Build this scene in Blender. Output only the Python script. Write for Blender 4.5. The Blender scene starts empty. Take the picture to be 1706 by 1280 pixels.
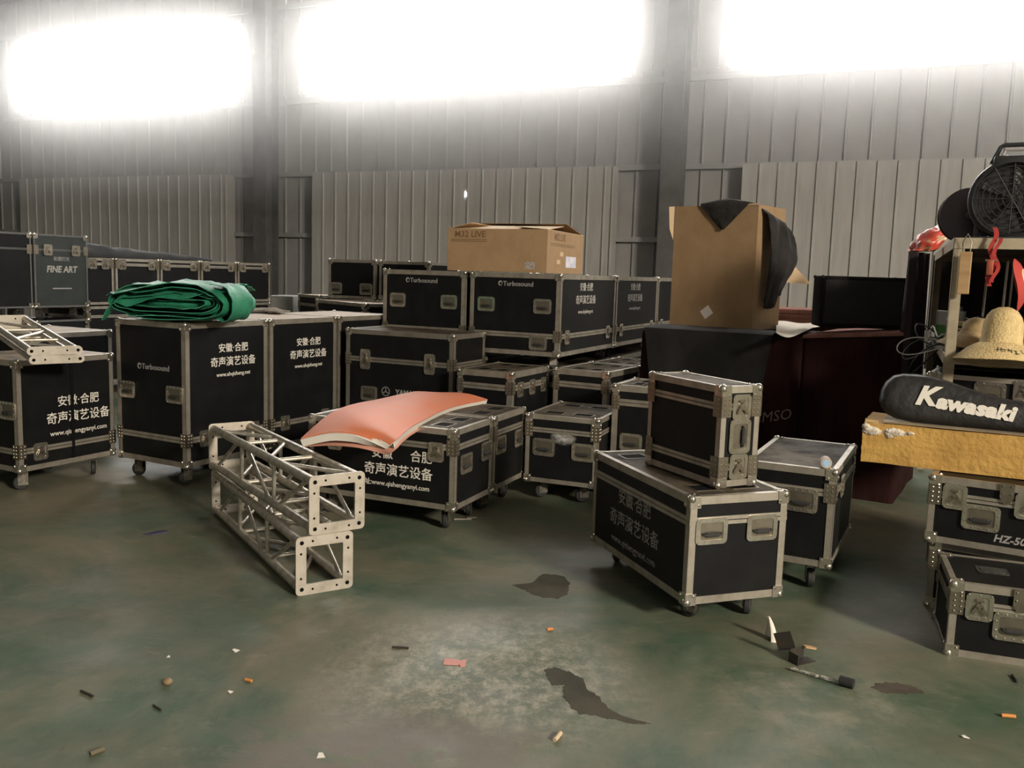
import bpy, bmesh, math, random
from mathutils import Matrix, Vector, noise
random.seed(7)
R = math.radians
C = bpy.context.scene.collection
SC = bpy.context.scene

# ------------------------------------------------------------------ camera
HC, FPX, PITCH, ROLL = 1.6, 1493.75, R(7.0298), R(1.7603)
cd = bpy.data.cameras.new('camera'); cam = bpy.data.objects.new('camera', cd); C.objects.link(cam)
cd.sensor_fit = 'HORIZONTAL'; cd.sensor_width = 36.0; cd.lens = FPX / 1706 * 36.0
cd.clip_start = 0.05; cd.clip_end = 200
fw = Vector((0, math.cos(PITCH), -math.sin(PITCH))); up0 = Vector((0, math.sin(PITCH), math.cos(PITCH))); rt0 = Vector((1, 0, 0))
rt = rt0 * math.cos(ROLL) + up0 * math.sin(ROLL); up = up0 * math.cos(ROLL) - rt0 * math.sin(ROLL)
cam.matrix_world = Matrix(((rt.x, up.x, -fw.x, 0), (rt.y, up.y, -fw.y, 0), (rt.z, up.z, -fw.z, HC), (0, 0, 0, 1)))
SC.camera = cam
# ------------------------------------------------------------------ world, lights, exposure
SC.view_settings.view_transform = 'Standard'; SC.view_settings.look = 'None'
SC.view_settings.exposure = 0.0; SC.view_settings.gamma = 1.0
SC.view_settings.use_curve_mapping = False
w = bpy.data.worlds.new('world'); SC.world = w; w.use_nodes = True
w.node_tree.nodes['Background'].inputs[0].default_value = (0.9, 0.95, 1.0, 1)
w.node_tree.nodes['Background'].inputs[1].default_value = 0.6
def area(name, loc, target, sx, sy, power, col):
    l = bpy.data.lights.new(name, 'AREA'); l.shape = 'RECTANGLE'; l.size = sx; l.size_y = sy; l.energy = power; l.color = col
    o = bpy.data.objects.new(name, l); C.objects.link(o); o.location = loc
    o.rotation_euler = (Vector(target) - Vector(loc)).to_track_quat('-Z', 'Y').to_euler(); return o
KEY = 2900; WIN = 20.0; HAZE, HAZE_G = 0.033, 0.93
area('daylight_high_window', (9.2, -7.2, 6.3), (0.8, 4.5, 0.4), 2.0, 1.5, KEY, (1.0, 0.90, 0.76))
area('left_fill_light', (-4.0, -9.0, 5.0), (-1.0, 5.0, 0.5), 4.0, 1.4, 120, (1.0, 0.92, 0.82))  # weak fill lamp added at the left, no window is built there

# ------------------------------------------------------------------ pixel to place helpers
def ray(px, py):
    d = fw + rt * ((px - 853) / FPX) - up * ((py - 640) / FPX); return d
def atz(px, py, z):
    d = ray(px, py); return Vector((0, 0, HC)) + d * ((z - HC) / d.z)
def aty(px, py, y):
    d = ray(px, py); return Vector((0, 0, HC)) + d * (y / d.y)

# ------------------------------------------------------------------ materials
MATS = {}
def mat(name, col, rough=0.6, metal=0.0, col2=None, scale=6.0, lo=0.4, hi=0.62, bump=0.0, bscale=40.0, detail=6.0,
        stretch=None, spec=0.5, emit=None, rough2=None, coords='Object'):
    m = bpy.data.materials.new(name); m.use_nodes = True; nt = m.node_tree; N = nt.nodes; L = nt.links
    b = N['Principled BSDF']
    b.inputs['Base Color'].default_value = (*col, 1); b.inputs['Roughness'].default_value = rough
    b.inputs['Metallic'].default_value = metal; b.inputs['Specular IOR Level'].default_value = spec
    if emit: b.inputs['Emission Color'].default_value = (*emit[0], 1); b.inputs['Emission Strength'].default_value = emit[1]
    tc = N.new('ShaderNodeTexCoord'); src = tc.outputs[coords]
    if stretch:
        mp = N.new('ShaderNodeMapping'); mp.inputs['Scale'].default_value = stretch; L.new(src, mp.inputs[0]); src = mp.outputs[0]
    if col2:
        n = N.new('ShaderNodeTexNoise'); n.inputs['Scale'].default_value = scale; n.inputs['Detail'].default_value = detail
        n.inputs['Roughness'].default_value = 0.62; L.new(src, n.inputs['Vector'])
        r = N.new('ShaderNodeMapRange'); r.inputs[1].default_value = lo; r.inputs[2].default_value = hi; L.new(n.outputs[0], r.inputs[0])
        mx = N.new('ShaderNodeMix'); mx.data_type = 'RGBA'; mx.inputs[6].default_value = (*col, 1); mx.inputs[7].default_value = (*col2, 1)
        L.new(r.outputs[0], mx.inputs[0]); L.new(mx.outputs[2], b.inputs['Base Color'])
        if rough2 is not None:
            r2 = N.new('ShaderNodeMapRange'); r2.inputs[3].default_value = rough; r2.inputs[4].default_value = rough2
            L.new(r.outputs[0], r2.inputs[0]); L.new(r2.outputs[0], b.inputs['Roughness'])
    if bump:
        n2 = N.new('ShaderNodeTexNoise'); n2.inputs['Scale'].default_value = bscale; n2.inputs['Detail'].default_value = 5; L.new(src, n2.inputs['Vector'])
        bp = N.new('ShaderNodeBump'); bp.inputs['Strength'].default_value = bump; bp.inputs['Distance'].default_value = 0.02
        L.new(n2.outputs[0], bp.inputs['Height']); L.new(bp.outputs[0], b.inputs['Normal'])
    MATS[name] = m; return m
laminate = mat('black_laminate', (0.006, 0.006, 0.0065), 0.5, 0, (0.010, 0.010, 0.0097), 5, 0.45, 0.7, 0.05, 180, spec=0.2)
laminate_green = mat('dark_green_laminate', (0.012, 0.018, 0.015), 0.55, 0, (0.02, 0.026, 0.022), 4)
dusty_top = mat('dusty_black_top', (0.105, 0.082, 0.057), 0.5, 0, (0.045, 0.037, 0.029), 5, 0.42, 0.66, 0.06, 90, rough2=0.7, spec=0.06)
pale_top = mat('bright_dust_top', (0.42, 0.32, 0.22), 0.62, 0, (0.30, 0.23, 0.155), 4, 0.4, 0.7)  # dust on black lids, brightened for the windows' grazing reflection
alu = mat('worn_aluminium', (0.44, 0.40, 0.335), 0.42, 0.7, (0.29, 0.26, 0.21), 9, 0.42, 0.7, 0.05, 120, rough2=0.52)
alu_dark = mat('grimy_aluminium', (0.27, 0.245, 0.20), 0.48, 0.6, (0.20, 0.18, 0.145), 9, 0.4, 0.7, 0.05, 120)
chrome = mat('zinc_chrome', (0.62, 0.58, 0.5), 0.24, 0.9, (0.46, 0.41, 0.33), 14, 0.45, 0.72)
dishm = mat('dull_steel', (0.30, 0.265, 0.205), 0.36, 0.85, (0.22, 0.19, 0.145), 12, 0.4, 0.7)
rubber = mat('dark_rubber', (0.02, 0.02, 0.019), 0.7)
castorm = mat('castor_steel', (0.20, 0.185, 0.155), 0.45, 0.7, (0.09, 0.075, 0.055), 30)
hole = mat('hole_shade', (0.006, 0.006, 0.006), 0.9, spec=0.1)  # black fill painted for the shade inside holes and lid recesses
paint = mat('stencil_paint', (0.72, 0.68, 0.6), 0.7)
paint_dim = mat('faded_stencil', (0.30, 0.285, 0.26), 0.75, 0, (0.05, 0.048, 0.045), 70, 0.46, 0.62)
logo_grey = mat('grey_logo_print', (0.30, 0.29, 0.28), 0.6)
tube_m = mat('truss_aluminium', (0.62, 0.575, 0.49), 0.36, 0.72, (0.36, 0.32, 0.26), 18, 0.46, 0.7, rough2=0.5)
plate_m = mat('truss_plate', (0.54, 0.485, 0.41), 0.5, 0.45, (0.40, 0.355, 0.29), 12, 0.45, 0.7)
card_m = mat('cardboard', (0.335, 0.222, 0.122), 0.85, 0, (0.30, 0.195, 0.105), 7, spec=0.2)
card_in = mat('cardboard_pale', (0.55, 0.40, 0.25), 0.85, spec=0.2)
card_print = mat('cardboard_print', (0.16, 0.095, 0.05), 0.85, spec=0.2)
paper = mat('white_paper', (0.72, 0.68, 0.62), 0.8)
velvet = mat('maroon_velvet', (0.030, 0.011, 0.010), 0.95, 0, (0.017, 0.007, 0.0065), 6, 0.35, 0.7, 0.4, 14, stretch=(1, 1, 0.25), spec=0.1)
velvet_top = mat('dusty_maroon_top', (0.30, 0.145, 0.115), 0.95, 0, (0.2, 0.09, 0.07), 8, spec=0.1)
black_cloth = mat('black_cloth', (0.0095, 0.0095, 0.009), 0.75, 0, (0.017, 0.016, 0.015), 5, spec=0.25)
carpet = mat('black_carpet', (0.013, 0.012, 0.0115), 0.95, 0, (0.021, 0.019, 0.018), 20, bump=0.5, bscale=200, spec=0.1)

# ------------------------------------------------------------------ mesh builder
class MB:
    def __init__(s): s.b = bmesh.new(); s.M = Matrix.Identity(4)
    def v(s, p): return s.b.verts.new(s.M @ Vector(p))
    def f(s, vs):
        try: return s.b.faces.new(vs)
        except ValueError: return None
    def box(s, a, c, bev=0.0, seg=2):
        x0, y0, z0 = a; x1, y1, z1 = c
        vs = [s.v(p) for p in ((x0,y0,z0),(x1,y0,z0),(x1,y1,z0),(x0,y1,z0),(x0,y0,z1),(x1,y0,z1),(x1,y1,z1),(x0,y1,z1))]
        fs = [s.f([vs[i] for i in q]) for q in ((3,2,1,0),(4,5,6,7),(0,1,5,4),(1,2,6,5),(2,3,7,6),(3,0,4,7))]
        if bev:
            es = list({e for f in fs for e in f.edges}); bmesh.ops.bevel(s.b, geom=es, offset=bev, segments=seg, affect='EDGES', profile=0.5)
        return s
    def tube(s, pts, r, n=8, cap=True, rads=None):
        pts = [Vector(p) for p in pts]; rings = []; prev = None
        for i, p in enumerate(pts):
            t = (pts[min(i+1, len(pts)-1)] - pts[max(i-1, 0)]).normalized()
            if prev is None: a = t.orthogonal().normalized()
            else:
                a = prev - t * prev.dot(t)
                a = a.normalized() if a.length > 1e-6 else t.orthogonal().normalized()
            prev = a; bb = t.cross(a); rr = rads[i] if rads else r
            rings.append([s.v(p + (a * math.cos(k*2*math.pi/n) + bb * math.sin(k*2*math.pi/n)) * rr) for k in range(n)])
        for i in range(len(rings)-1):
            for k in range(n): s.f([rings[i][k], rings[i][(k+1)%n], rings[i+1][(k+1)%n], rings[i+1][k]])
        if cap: s.f(rings[0][::-1]); s.f(rings[-1])
        return s
    def sphere(s, c, r, u=10, v=6, sc=(1,1,1)):
        bmesh.ops.create_uvsphere(s.b, u_segments=u, v_segments=v, radius=r, matrix=s.M @ Matrix.Translation(c) @ Matrix.Diagonal((*sc, 1))); return s
    def prism(s, poly, z0, z1, holes=None):
        a = [s.v((x, y, z0)) for x, y in poly]; c = [s.v((x, y, z1)) for x, y in poly]; n = len(poly)
        for i in range(n): s.f([a[i], a[(i+1)%n], c[(i+1)%n], c[i]])
        if holes is None: s.f(a[::-1]); s.f(c)
        else:
            h = holes; ha = [s.v((x, y, z0)) for x, y in h]; hc = [s.v((x, y, z1)) for x, y in h]
            for i in range(n):
                j = (i+1) % n
                s.f([hc[i], hc[j], ha[j], ha[i]]); s.f([c[i], c[j], hc[j], hc[i]]); s.f([a[j], a[i], ha[i], ha[j]])
        return s
    def lathe(s, prof, n=24, cap=True):
        rings = [[s.v((r*math.cos(k*2*math.pi/n), r*math.sin(k*2*math.pi/n), z)) for k in range(n)] for r, z in prof]
        for i in range(len(rings)-1):
            for k in range(n): s.f([rings[i][k], rings[i][(k+1)%n], rings[i+1][(k+1)%n], rings[i+1][k]])
        if cap: s.f(rings[0][::-1]); s.f(rings[-1])
        return s
    def grid(s, P, close=False):
        V = [[s.v(p) for p in row] for row in P]
        for i in range(len(V)-1):
            for j in range(len(V[0])-1): s.f([V[i][j], V[i][j+1], V[i+1][j+1], V[i+1][j]])
        return V
    def sheet(s, P, t):
        # thick sheet from grid of points: offset by vertex normal
        n, m = len(P), len(P[0]); P = [[Vector(p) for p in r] for r in P]
        def nor(i, j):
            a = P[min(i+1,n-1)][j] - P[max(i-1,0)][j]; c = P[i][min(j+1,m-1)] - P[i][max(j-1,0)]
            q = a.cross(c); return q.normalized() if q.length > 1e-9 else Vector((0,0,1))
        A = [[s.v(P[i][j]) for j in range(m)] for i in range(n)]
        B = [[s.v(P[i][j] - nor(i, j)*t) for j in range(m)] for i in range(n)]
        for i in range(n-1):
            for j in range(m-1):
                s.f([A[i][j], A[i+1][j], A[i+1][j+1], A[i][j+1]]); s.f([B[i][j], B[i][j+1], B[i+1][j+1], B[i+1][j]])
        for i in range(n-1):
            s.f([A[i][0], B[i][0], B[i+1][0], A[i+1][0]]); s.f([A[i][m-1], A[i+1][m-1], B[i+1][m-1], B[i][m-1]])
        for j in range(m-1):
            s.f([A[0][j], A[0][j+1], B[0][j+1], B[0][j]]); s.f([A[n-1][j], B[n-1][j], B[n-1][j+1], A[n-1][j+1]])
        return s
    def mesh(s, name, m, smooth=35):
        me = bpy.data.meshes.new(name); bmesh.ops.recalc_face_normals(s.b, faces=s.b.faces); s.b.to_mesh(me); s.b.free()
        if m: me.materials.append(m)
        if smooth:
            for p in me.polygons: p.use_smooth = True
            me.set_sharp_from_angle(angle=R(smooth))
        return me
    def build(s, name, m, parent=None, M=None, smooth=35): return link(name, s.mesh(name, m, smooth), parent, M)
def link(name, me, parent=None, M=None):
    o = bpy.data.objects.new(name, me); C.objects.link(o)
    if parent: o.parent = parent
    if M is not None: o.matrix_basis = M
    return o
def thing(name, label, cat, loc=(0,0,0), rz=0.0, group=None):
    o = bpy.data.objects.new(name, None); C.objects.link(o); o.empty_display_size = 0.1
    o.location = loc; o.rotation_euler = (0, 0, rz); o['label'] = label; o['category'] = cat
    if group: o['group'] = group
    return o
def tag(o, label, cat, group=None):
    o['label'] = label; o['category'] = cat
    if group: o['group'] = group
    return o
def struct(o): o['kind'] = 'structure'; return o
def rrect(w_, h_, r, n=4, cx=0, cy=0):
    P = []
    for sx, sy, a0 in ((1,1,0),(-1,1,90),(-1,-1,180),(1,-1,270)):
        for k in range(n+1):
            a = R(a0 + 90*k/n); P.append((cx + sx*(w_/2-r) + r*math.cos(a), cy + sy*(h_/2-r) + r*math.sin(a)))
    return P
CACHE = {}
def cached(key, fn):
    if key not in CACHE: CACHE[key] = fn()
    return CACHE[key]
def text_mesh(lines, m, bold=0.0, shear=0.0, align='CENTER', space=1.0, wscale=1.0):
    # lines: list of (string, size, y, x); several lines give several meshes
    if len(lines) > 1: return [text_mesh([l], m, bold, shear, align, space, wscale) for l in lines]
    b = bmesh.new(); lines = list(lines)
    for st, size, y, x in lines:
        cu = bpy.data.curves.new('t', 'FONT'); cu.body = st; cu.size = size; cu.align_x = align; cu.align_y = 'CENTER'
        cu.offset = bold*size; cu.shear = shear; cu.resolution_u = 2; cu.extrude = 0.0006; cu.space_character = space
        o = bpy.data.objects.new('t', cu); C.objects.link(o)
        me = bpy.data.meshes.new_from_object(o.evaluated_get(bpy.context.evaluated_depsgraph_get()))
        me.transform(Matrix.Translation((x, y, 0)) @ Matrix.Diagonal((wscale, 1, 1, 1))); b.from_mesh(me)
        bpy.data.objects.remove(o); bpy.data.curves.remove(cu); bpy.data.meshes.remove(me)
    me = bpy.data.meshes.new('lettering'); b.to_mesh(me); b.free(); me.materials.append(m); return me

# ------------------------------------------------------------------ flight case hardware
def handle_plate():
    b = MB(); W, H = 0.165, 0.125
    b.prism(rrect(W, H, 0.022), 0, 0.006, rrect(W-0.045, H-0.042, 0.012))
    b.prism(rrect(W-0.04, H-0.037, 0.014), 0, 0.0016)
    for x in (-0.068, -0.034, 0, 0.034, 0.068):
        for y in (-0.052, 0.052): b.sphere((x, y, 0.006), 0.0055, 6, 4, (1,1,0.6))
    for x in (-0.072, 0.072):
        for y in (-0.02, 0.02): b.sphere((x, y, 0.006), 0.0055, 6, 4, (1,1,0.6))
    return b.mesh('handle', chrome)
def handle_grip():
    b = MB(); b.tube([(-0.047,-0.012,0.004),(-0.047,-0.012,0.011),(-0.043,-0.014,0.015),(0.043,-0.014,0.015),(0.047,-0.012,0.011),(0.047,-0.012,0.004)], 0.0055, 6)
    b.box((-0.036,-0.026,0.008),(0.036,-0.004,0.019), 0.004, 1); return b.mesh('grip', rubber)
def handle_dish():
    return MB().prism(rrect(0.122, 0.085, 0.012), 0.0016, 0.0024).mesh('dish', dishm)  # flat dish, the shade of a recess painted as darker steel
def latch_plate():
    b = MB(); W, H = 0.108, 0.122
    b.prism(rrect(W, H, 0.02), 0, 0.006, rrect(W-0.034, H-0.034, 0.012)); b.prism(rrect(W-0.03, H-0.03, 0.014), 0, 0.0016)
    for x in (-0.044, 0, 0.044):
        for y in (-0.052, 0.052): b.sphere((x, y, 0.006), 0.005, 6, 4, (1,1,0.6))
    return b.mesh('latch', chrome)
def latch_wing():
    b = MB(); b.tube([(0,0.004,0.002),(0,0.004,0.014)], 0.016, 12)
    for sx in (-1, 1):
        b.prism([(sx*0.002,-0.006),(sx*0.024,-0.034),(sx*0.031,-0.028),(sx*0.027,-0.014),(sx*0.012,0.006)][::sx], 0.008, 0.014)
    b.box((-0.018,0.022,0.002),(0.018,0.036,0.012), 0.003, 1); return b.mesh('wing', dishm)
def ball(sx, sy, sz, r=0.021):
    b = MB(); b.sphere((-sx*r*0.45, -sy*r*0.45, -sz*r*0.45), r, 12, 8)
    t, l = 0.0045, 0.052
    def pad(ax):
        lo, hi = [0,0,0], [0,0,0]
        for i, s_ in enumerate((sx, sy, sz)):
            if i == ax: a, c = (s_*0.0, s_*t)
            else: a, c = (-s_*l, s_*0.002)
            lo[i], hi[i] = min(a, c), max(a, c)
        b.box(lo, hi, 0.0)
    for ax in range(3): pad(ax)
    for ax in range(3):
        p = [-sx*0.04, -sy*0.04, -sz*0.04]; p[ax] = (sx, sy, sz)[ax]*t
        b.sphere(p, 0.006, 6, 4)
    return b.mesh('ball_corner', chrome)
def castor_meshes(h):
    r = min(0.05, h*0.4); b = MB()
    b.box((-0.05,-0.042,h-0.008),(0.05,0.042,h-0.001)); b.tube([(0,0,h-0.008),(0,0,h-0.03)], 0.026, 12)
    for s in (-1, 1):
        b.box((-0.022, s*0.021-0.002, r*0.7), (0.042, s*0.021+0.002, h-0.024))
    b.tube([(0.022,-0.026,r),(0.022,0.026,r)], 0.007, 8)
    w = MB(); w.M = Matrix.Translation((0.022, 0, r)) @ Matrix.Rotation(R(90), 4, 'X')
    w.lathe([(0.012,-0.018),(r-0.006,-0.017),(r,-0.01),(r,0.01),(r-0.006,0.017),(0.012,0.018)], 20)
    return b.mesh('castor', castorm), w.mesh('wheel', rubber)

FACES = {}
def facemat(face, h, v, w_, d_, off=0.0):
    if face == 'R': return Matrix(((1,0,0,h),(0,0,-1,-off),(0,1,0,v),(0,0,0,1)))
    if face == 'L': return Matrix(((0,0,-1,-off),(-1,0,0,d_-h),(0,1,0,v),(0,0,0,1)))
    if face == 'B': return Matrix(((-1,0,0,w_-h),(0,0,1,d_+off),(0,1,0,v),(0,0,0,1)))
def flight_case(name, label, box, group=None, castors=True, split='top', sh=0.12, tw=0.04, handles=(), latches=(), texts=(),
                dishes=False, top='dusty', trim=None, body=None, balls=True, cat='flight case', seams=(), brackets=True):
    """box = (x, y, yaw, w, d, z0, z1). local origin = nearest corner at the foot; x along w, y along d. split: where the lid parts."""
    x, y, yaw, w_, d_, z0, z1 = box; h = z1 - z0; trim = trim or alu; body = body or laminate
    tw *= 0.86; c, s = math.cos(R(yaw)), math.sin(R(yaw)); cx, cy = w_/2, d_/2
    root = thing(name, label, cat, (x + cx*c - cy*s, y + cx*s + cy*c, z0 if not castors else 0), R(yaw), group)
    zb = z0 if castors else 0.0                   # local height of the body's underside
    T = Matrix.Translation((-cx, -cy, zb))
    def P(b, nm, m, par=root, sm=35): return b.build(nm, m, par, T, sm)
    splits = [] if not split else ([h - sh] if split == 'top' else ([sh] if split == 'bottom' else [sh, h - sh]))
    edges = [0.0] + splits + [h]
    names = {1: ['body'], 2: ['body', 'lid'] if split == 'top' else ['base_tray', 'lid'], 3: ['lid', 'body', 'lid']}[len(edges)-1]
    for k, nm in enumerate(names):
        P(MB().box((0.004, 0.004, edges[k]+(0.002 if k else 0.0)), (w_-0.004, d_-0.004, edges[k+1]-(0.002 if k < len(names)-1 else 0.003))), nm, body, sm=0)
    P(MB().box((tw*0.8, tw*0.8, h-0.003), (w_-tw*0.8, d_-tw*0.8, h-0.0005)), 'top_panel', pale_top if top == 'pale' else (dusty_top if top == 'dusty' else body), sm=0)
    b = MB(); t = 0.003
    for z in (0, h-tw):                            # horizontal runs, bottom and top
        b.box((0,0,z),(w_,t,z+tw)); b.box((0,d_-t,z),(w_,d_,z+tw)); b.box((0,t,z),(t,d_-t,z+tw)); b.box((w_-t,t,z),(w_,d_-t,z+tw))
    tt = tw*0.8
    b.box((0,0,h-0.0005),(w_,tt,h+0.002)); b.box((0,d_-tt,h-0.0005),(w_,d_,h+0.002)); b.box((0,tt,h-0.0005),(tt,d_-tt,h+0.002)); b.box((w_-tt,tt,h-0.0005),(w_,d_-tt,h+0.002))
    for X, Y, ax, ay in ((0,0,1,1),(w_,0,-1,1),(0,d_,1,-1),(w_,d_,-1,-1)):
        xs = sorted((X, X+ax*tw)); ys = sorted((Y, Y+ay*tw)); xt = sorted((X, X+ax*t)); yt = sorted((Y, Y+ay*t))
        b.box((xs[0], yt[0], tw), (xs[1], yt[1], h-tw)); b.box((xt[0], ys[0], tw), (xt[1], ys[1], h-tw))
    P(b, 'edge_trim', trim, sm=0)
    for zs in splits:                              # tongue and groove extrusion at the lid joint
        b = MB()
        for a0, a1, o in ((zs-tw*0.55, zs-0.002, 0.0045), (zs+0.002, zs+tw*0.55, 0.0038)):
            b.box((-o+t,-o+t,a0),(w_+o-t,d_+o-t,a1))
        P(b, 'lid_trim', trim, sm=0)
        if brackets:
            for X in (0, w_):
                for Y in (0, d_):
                    b = MB()
                    sx, sy = (1 if X else -1), (1 if Y else -1); q = 0.005
                    b.box((min(X+sx*q, X-sx*0.055), min(Y+sy*q, Y), zs-0.05), (max(X+sx*q, X-sx*0.055), max(Y+sy*q, Y), zs+0.05))
                    b.box((min(X+sx*q, X), min(Y+sy*q, Y-sy*0.055), zs-0.05), (max(X+sx*q, X), max(Y+sy*q, Y-sy*0.055), zs+0.05))
                    for dz in (-0.035, -0.012, 0.012, 0.035):
                        for l in (0.016, 0.042):
                            b.sphere((X - sx*l, Y + sy*0.005, zs+dz), 0.005, 6, 4); b.sphere((X + sx*0.005, Y - sy*l, zs+dz), 0.005, 6, 4)
                    P(b, 'joint_bracket', dishm)
    for face, hh in seams:
        b = MB(); b.M = facemat(face, hh, 0, w_, d_, 0.0); b.box((-0.012, tw, -0.002), (0.012, h-tw, 0.003)); P(b, 'door_seam', hole, sm=0)
    if balls:
        for X in (0, 1):
            for Y in (0, 1):
                for Z in (0, 1):
                    sg = (X*2-1, Y*2-1, Z*2-1)
                    link('ball_corner', cached(('ball',)+sg, lambda: ball(*sg)), root, T @ Matrix.Translation((X*w_, Y*d_, Z*h)))
    if dishes:
        for X in (0.16, w_-0.16):
            for Y in (0.16, d_-0.16):
                b = MB(); b.M = Matrix.Translation((X, Y, h-0.001))
                b.prism(rrect(0.15, 0.12, 0.01), 0, 0.003, rrect(0.13, 0.10, 0.008)); o = P(b, 'castor_dish', dishm)
                b = MB(); b.M = Matrix.Translation((X, Y, h-0.001)); b.prism(rrect(0.13, 0.10, 0.008), 0, 0.0015)
                b.build('dish_shade', hole, o)
    for hd in handles:
        face, hh, vv = hd[:3]; rot = hd[3] if len(hd) > 3 else 0
        o = link('handle', cached('handle', handle_plate), root, T @ facemat(face, hh, vv, w_, d_, 0.0035-0.0045+0.001) @ Matrix.Rotation(R(rot), 4, 'Z'))
        link('dish', cached('dish', handle_dish), o); link('grip', cached('grip', handle_grip), o)
    for lt in latches:
        face, hh, vv = lt[:3]; ls = lt[3] if len(lt) > 3 else 1.0
        o = link('latch', cached('latch', latch_plate), root, T @ facemat(face, hh, vv, w_, d_, 0.002) @ Matrix.Diagonal((0.95 if ls > 1 else 1, ls, 1, 1)))
        link('wing', cached('wing', latch_wing), o)
    for face, hh, vv, me, nm in texts:
        for one in (me if isinstance(me, list) else [me]): link(nm, one, root, T @ facemat(face, hh, vv, w_, d_, -0.0028))
    if castors:
        cm, wm = cached(('castor', round(z0, 2)), lambda: castor_meshes(round(z0, 2)))
        for X in (0.11, w_-0.11):
            for Y in (0.11, d_-0.11):
                o = link('castor', cm, root, Matrix.Translation((X-cx, Y-cy, zb-round(z0, 2))) @ Matrix.Rotation(random.uniform(0, 6.28), 4, 'Z'))
                link('wheel', wm, o)
    return root

# lettering sets
def stencil(ch, m=paint, url='www.ahqisheng.net', gap='·', l1=None, l3=None, bold=0.007):
    top = '安徽' + gap + '合肥'
    return text_mesh([(top, ch, ch*1.45, 0), ('奇声演艺设备', ch*1.08, 0, 0), (url, ch*(l3 or 0.62), -ch*1.3, 0)], m, bold, space=l1 or 1.0)
def turbosound(width):
    me = text_mesh([('Turbosound', width*0.19, 0, width*0.09)], logo_grey, 0.012)
    b = bmesh.new(); b.from_mesh(me); mb = MB(); mb.b.free(); mb.b = b
    mb.M = Matrix.Translation((-width*0.47, width*0.01, 0))
    n = 20; out = [(width*0.065*math.cos(k*2*math.pi/n), width*0.075*math.sin(k*2*math.pi/n)) for k in range(n)]
    inn = [(p[0]*0.62 + width*0.012, p[1]*0.62 - width*0.01) for p in out]; mb.prism(out, -0.0006, 0.0006, inn)
    b.to_mesh(me); b.free(); return me

# ================================================================== the hall
W1 = Vector((-3.37, 14.93, 0)); WD = Vector((0.91405, -0.4056, 0)); WN = Vector((-0.4056, -0.91405, 0))
WM = Matrix(((WD.x, -WN.x, 0, W1.x), (WD.y, -WN.y, 0, W1.y), (0, 0, 1, 0), (0, 0, 0, 1)))   # x along the wall, -y into the hall
BAY = 6.78
sheet_m = mat('wall_sheet', (0.30, 0.295, 0.285), 0.55, 0, (0.26, 0.252, 0.245), 3, 0.4, 0.7)
panel_m = mat('wall_panel_sheet', (0.40, 0.39, 0.365), 0.5, 0, (0.345, 0.33, 0.305), 2.5, 0.38, 0.68, stretch=(6, 1, 0.6))
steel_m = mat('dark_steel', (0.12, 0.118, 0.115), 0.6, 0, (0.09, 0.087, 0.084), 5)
girt_m = mat('galvanised_girt', (0.34, 0.34, 0.33), 0.5, 0.3)
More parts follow.
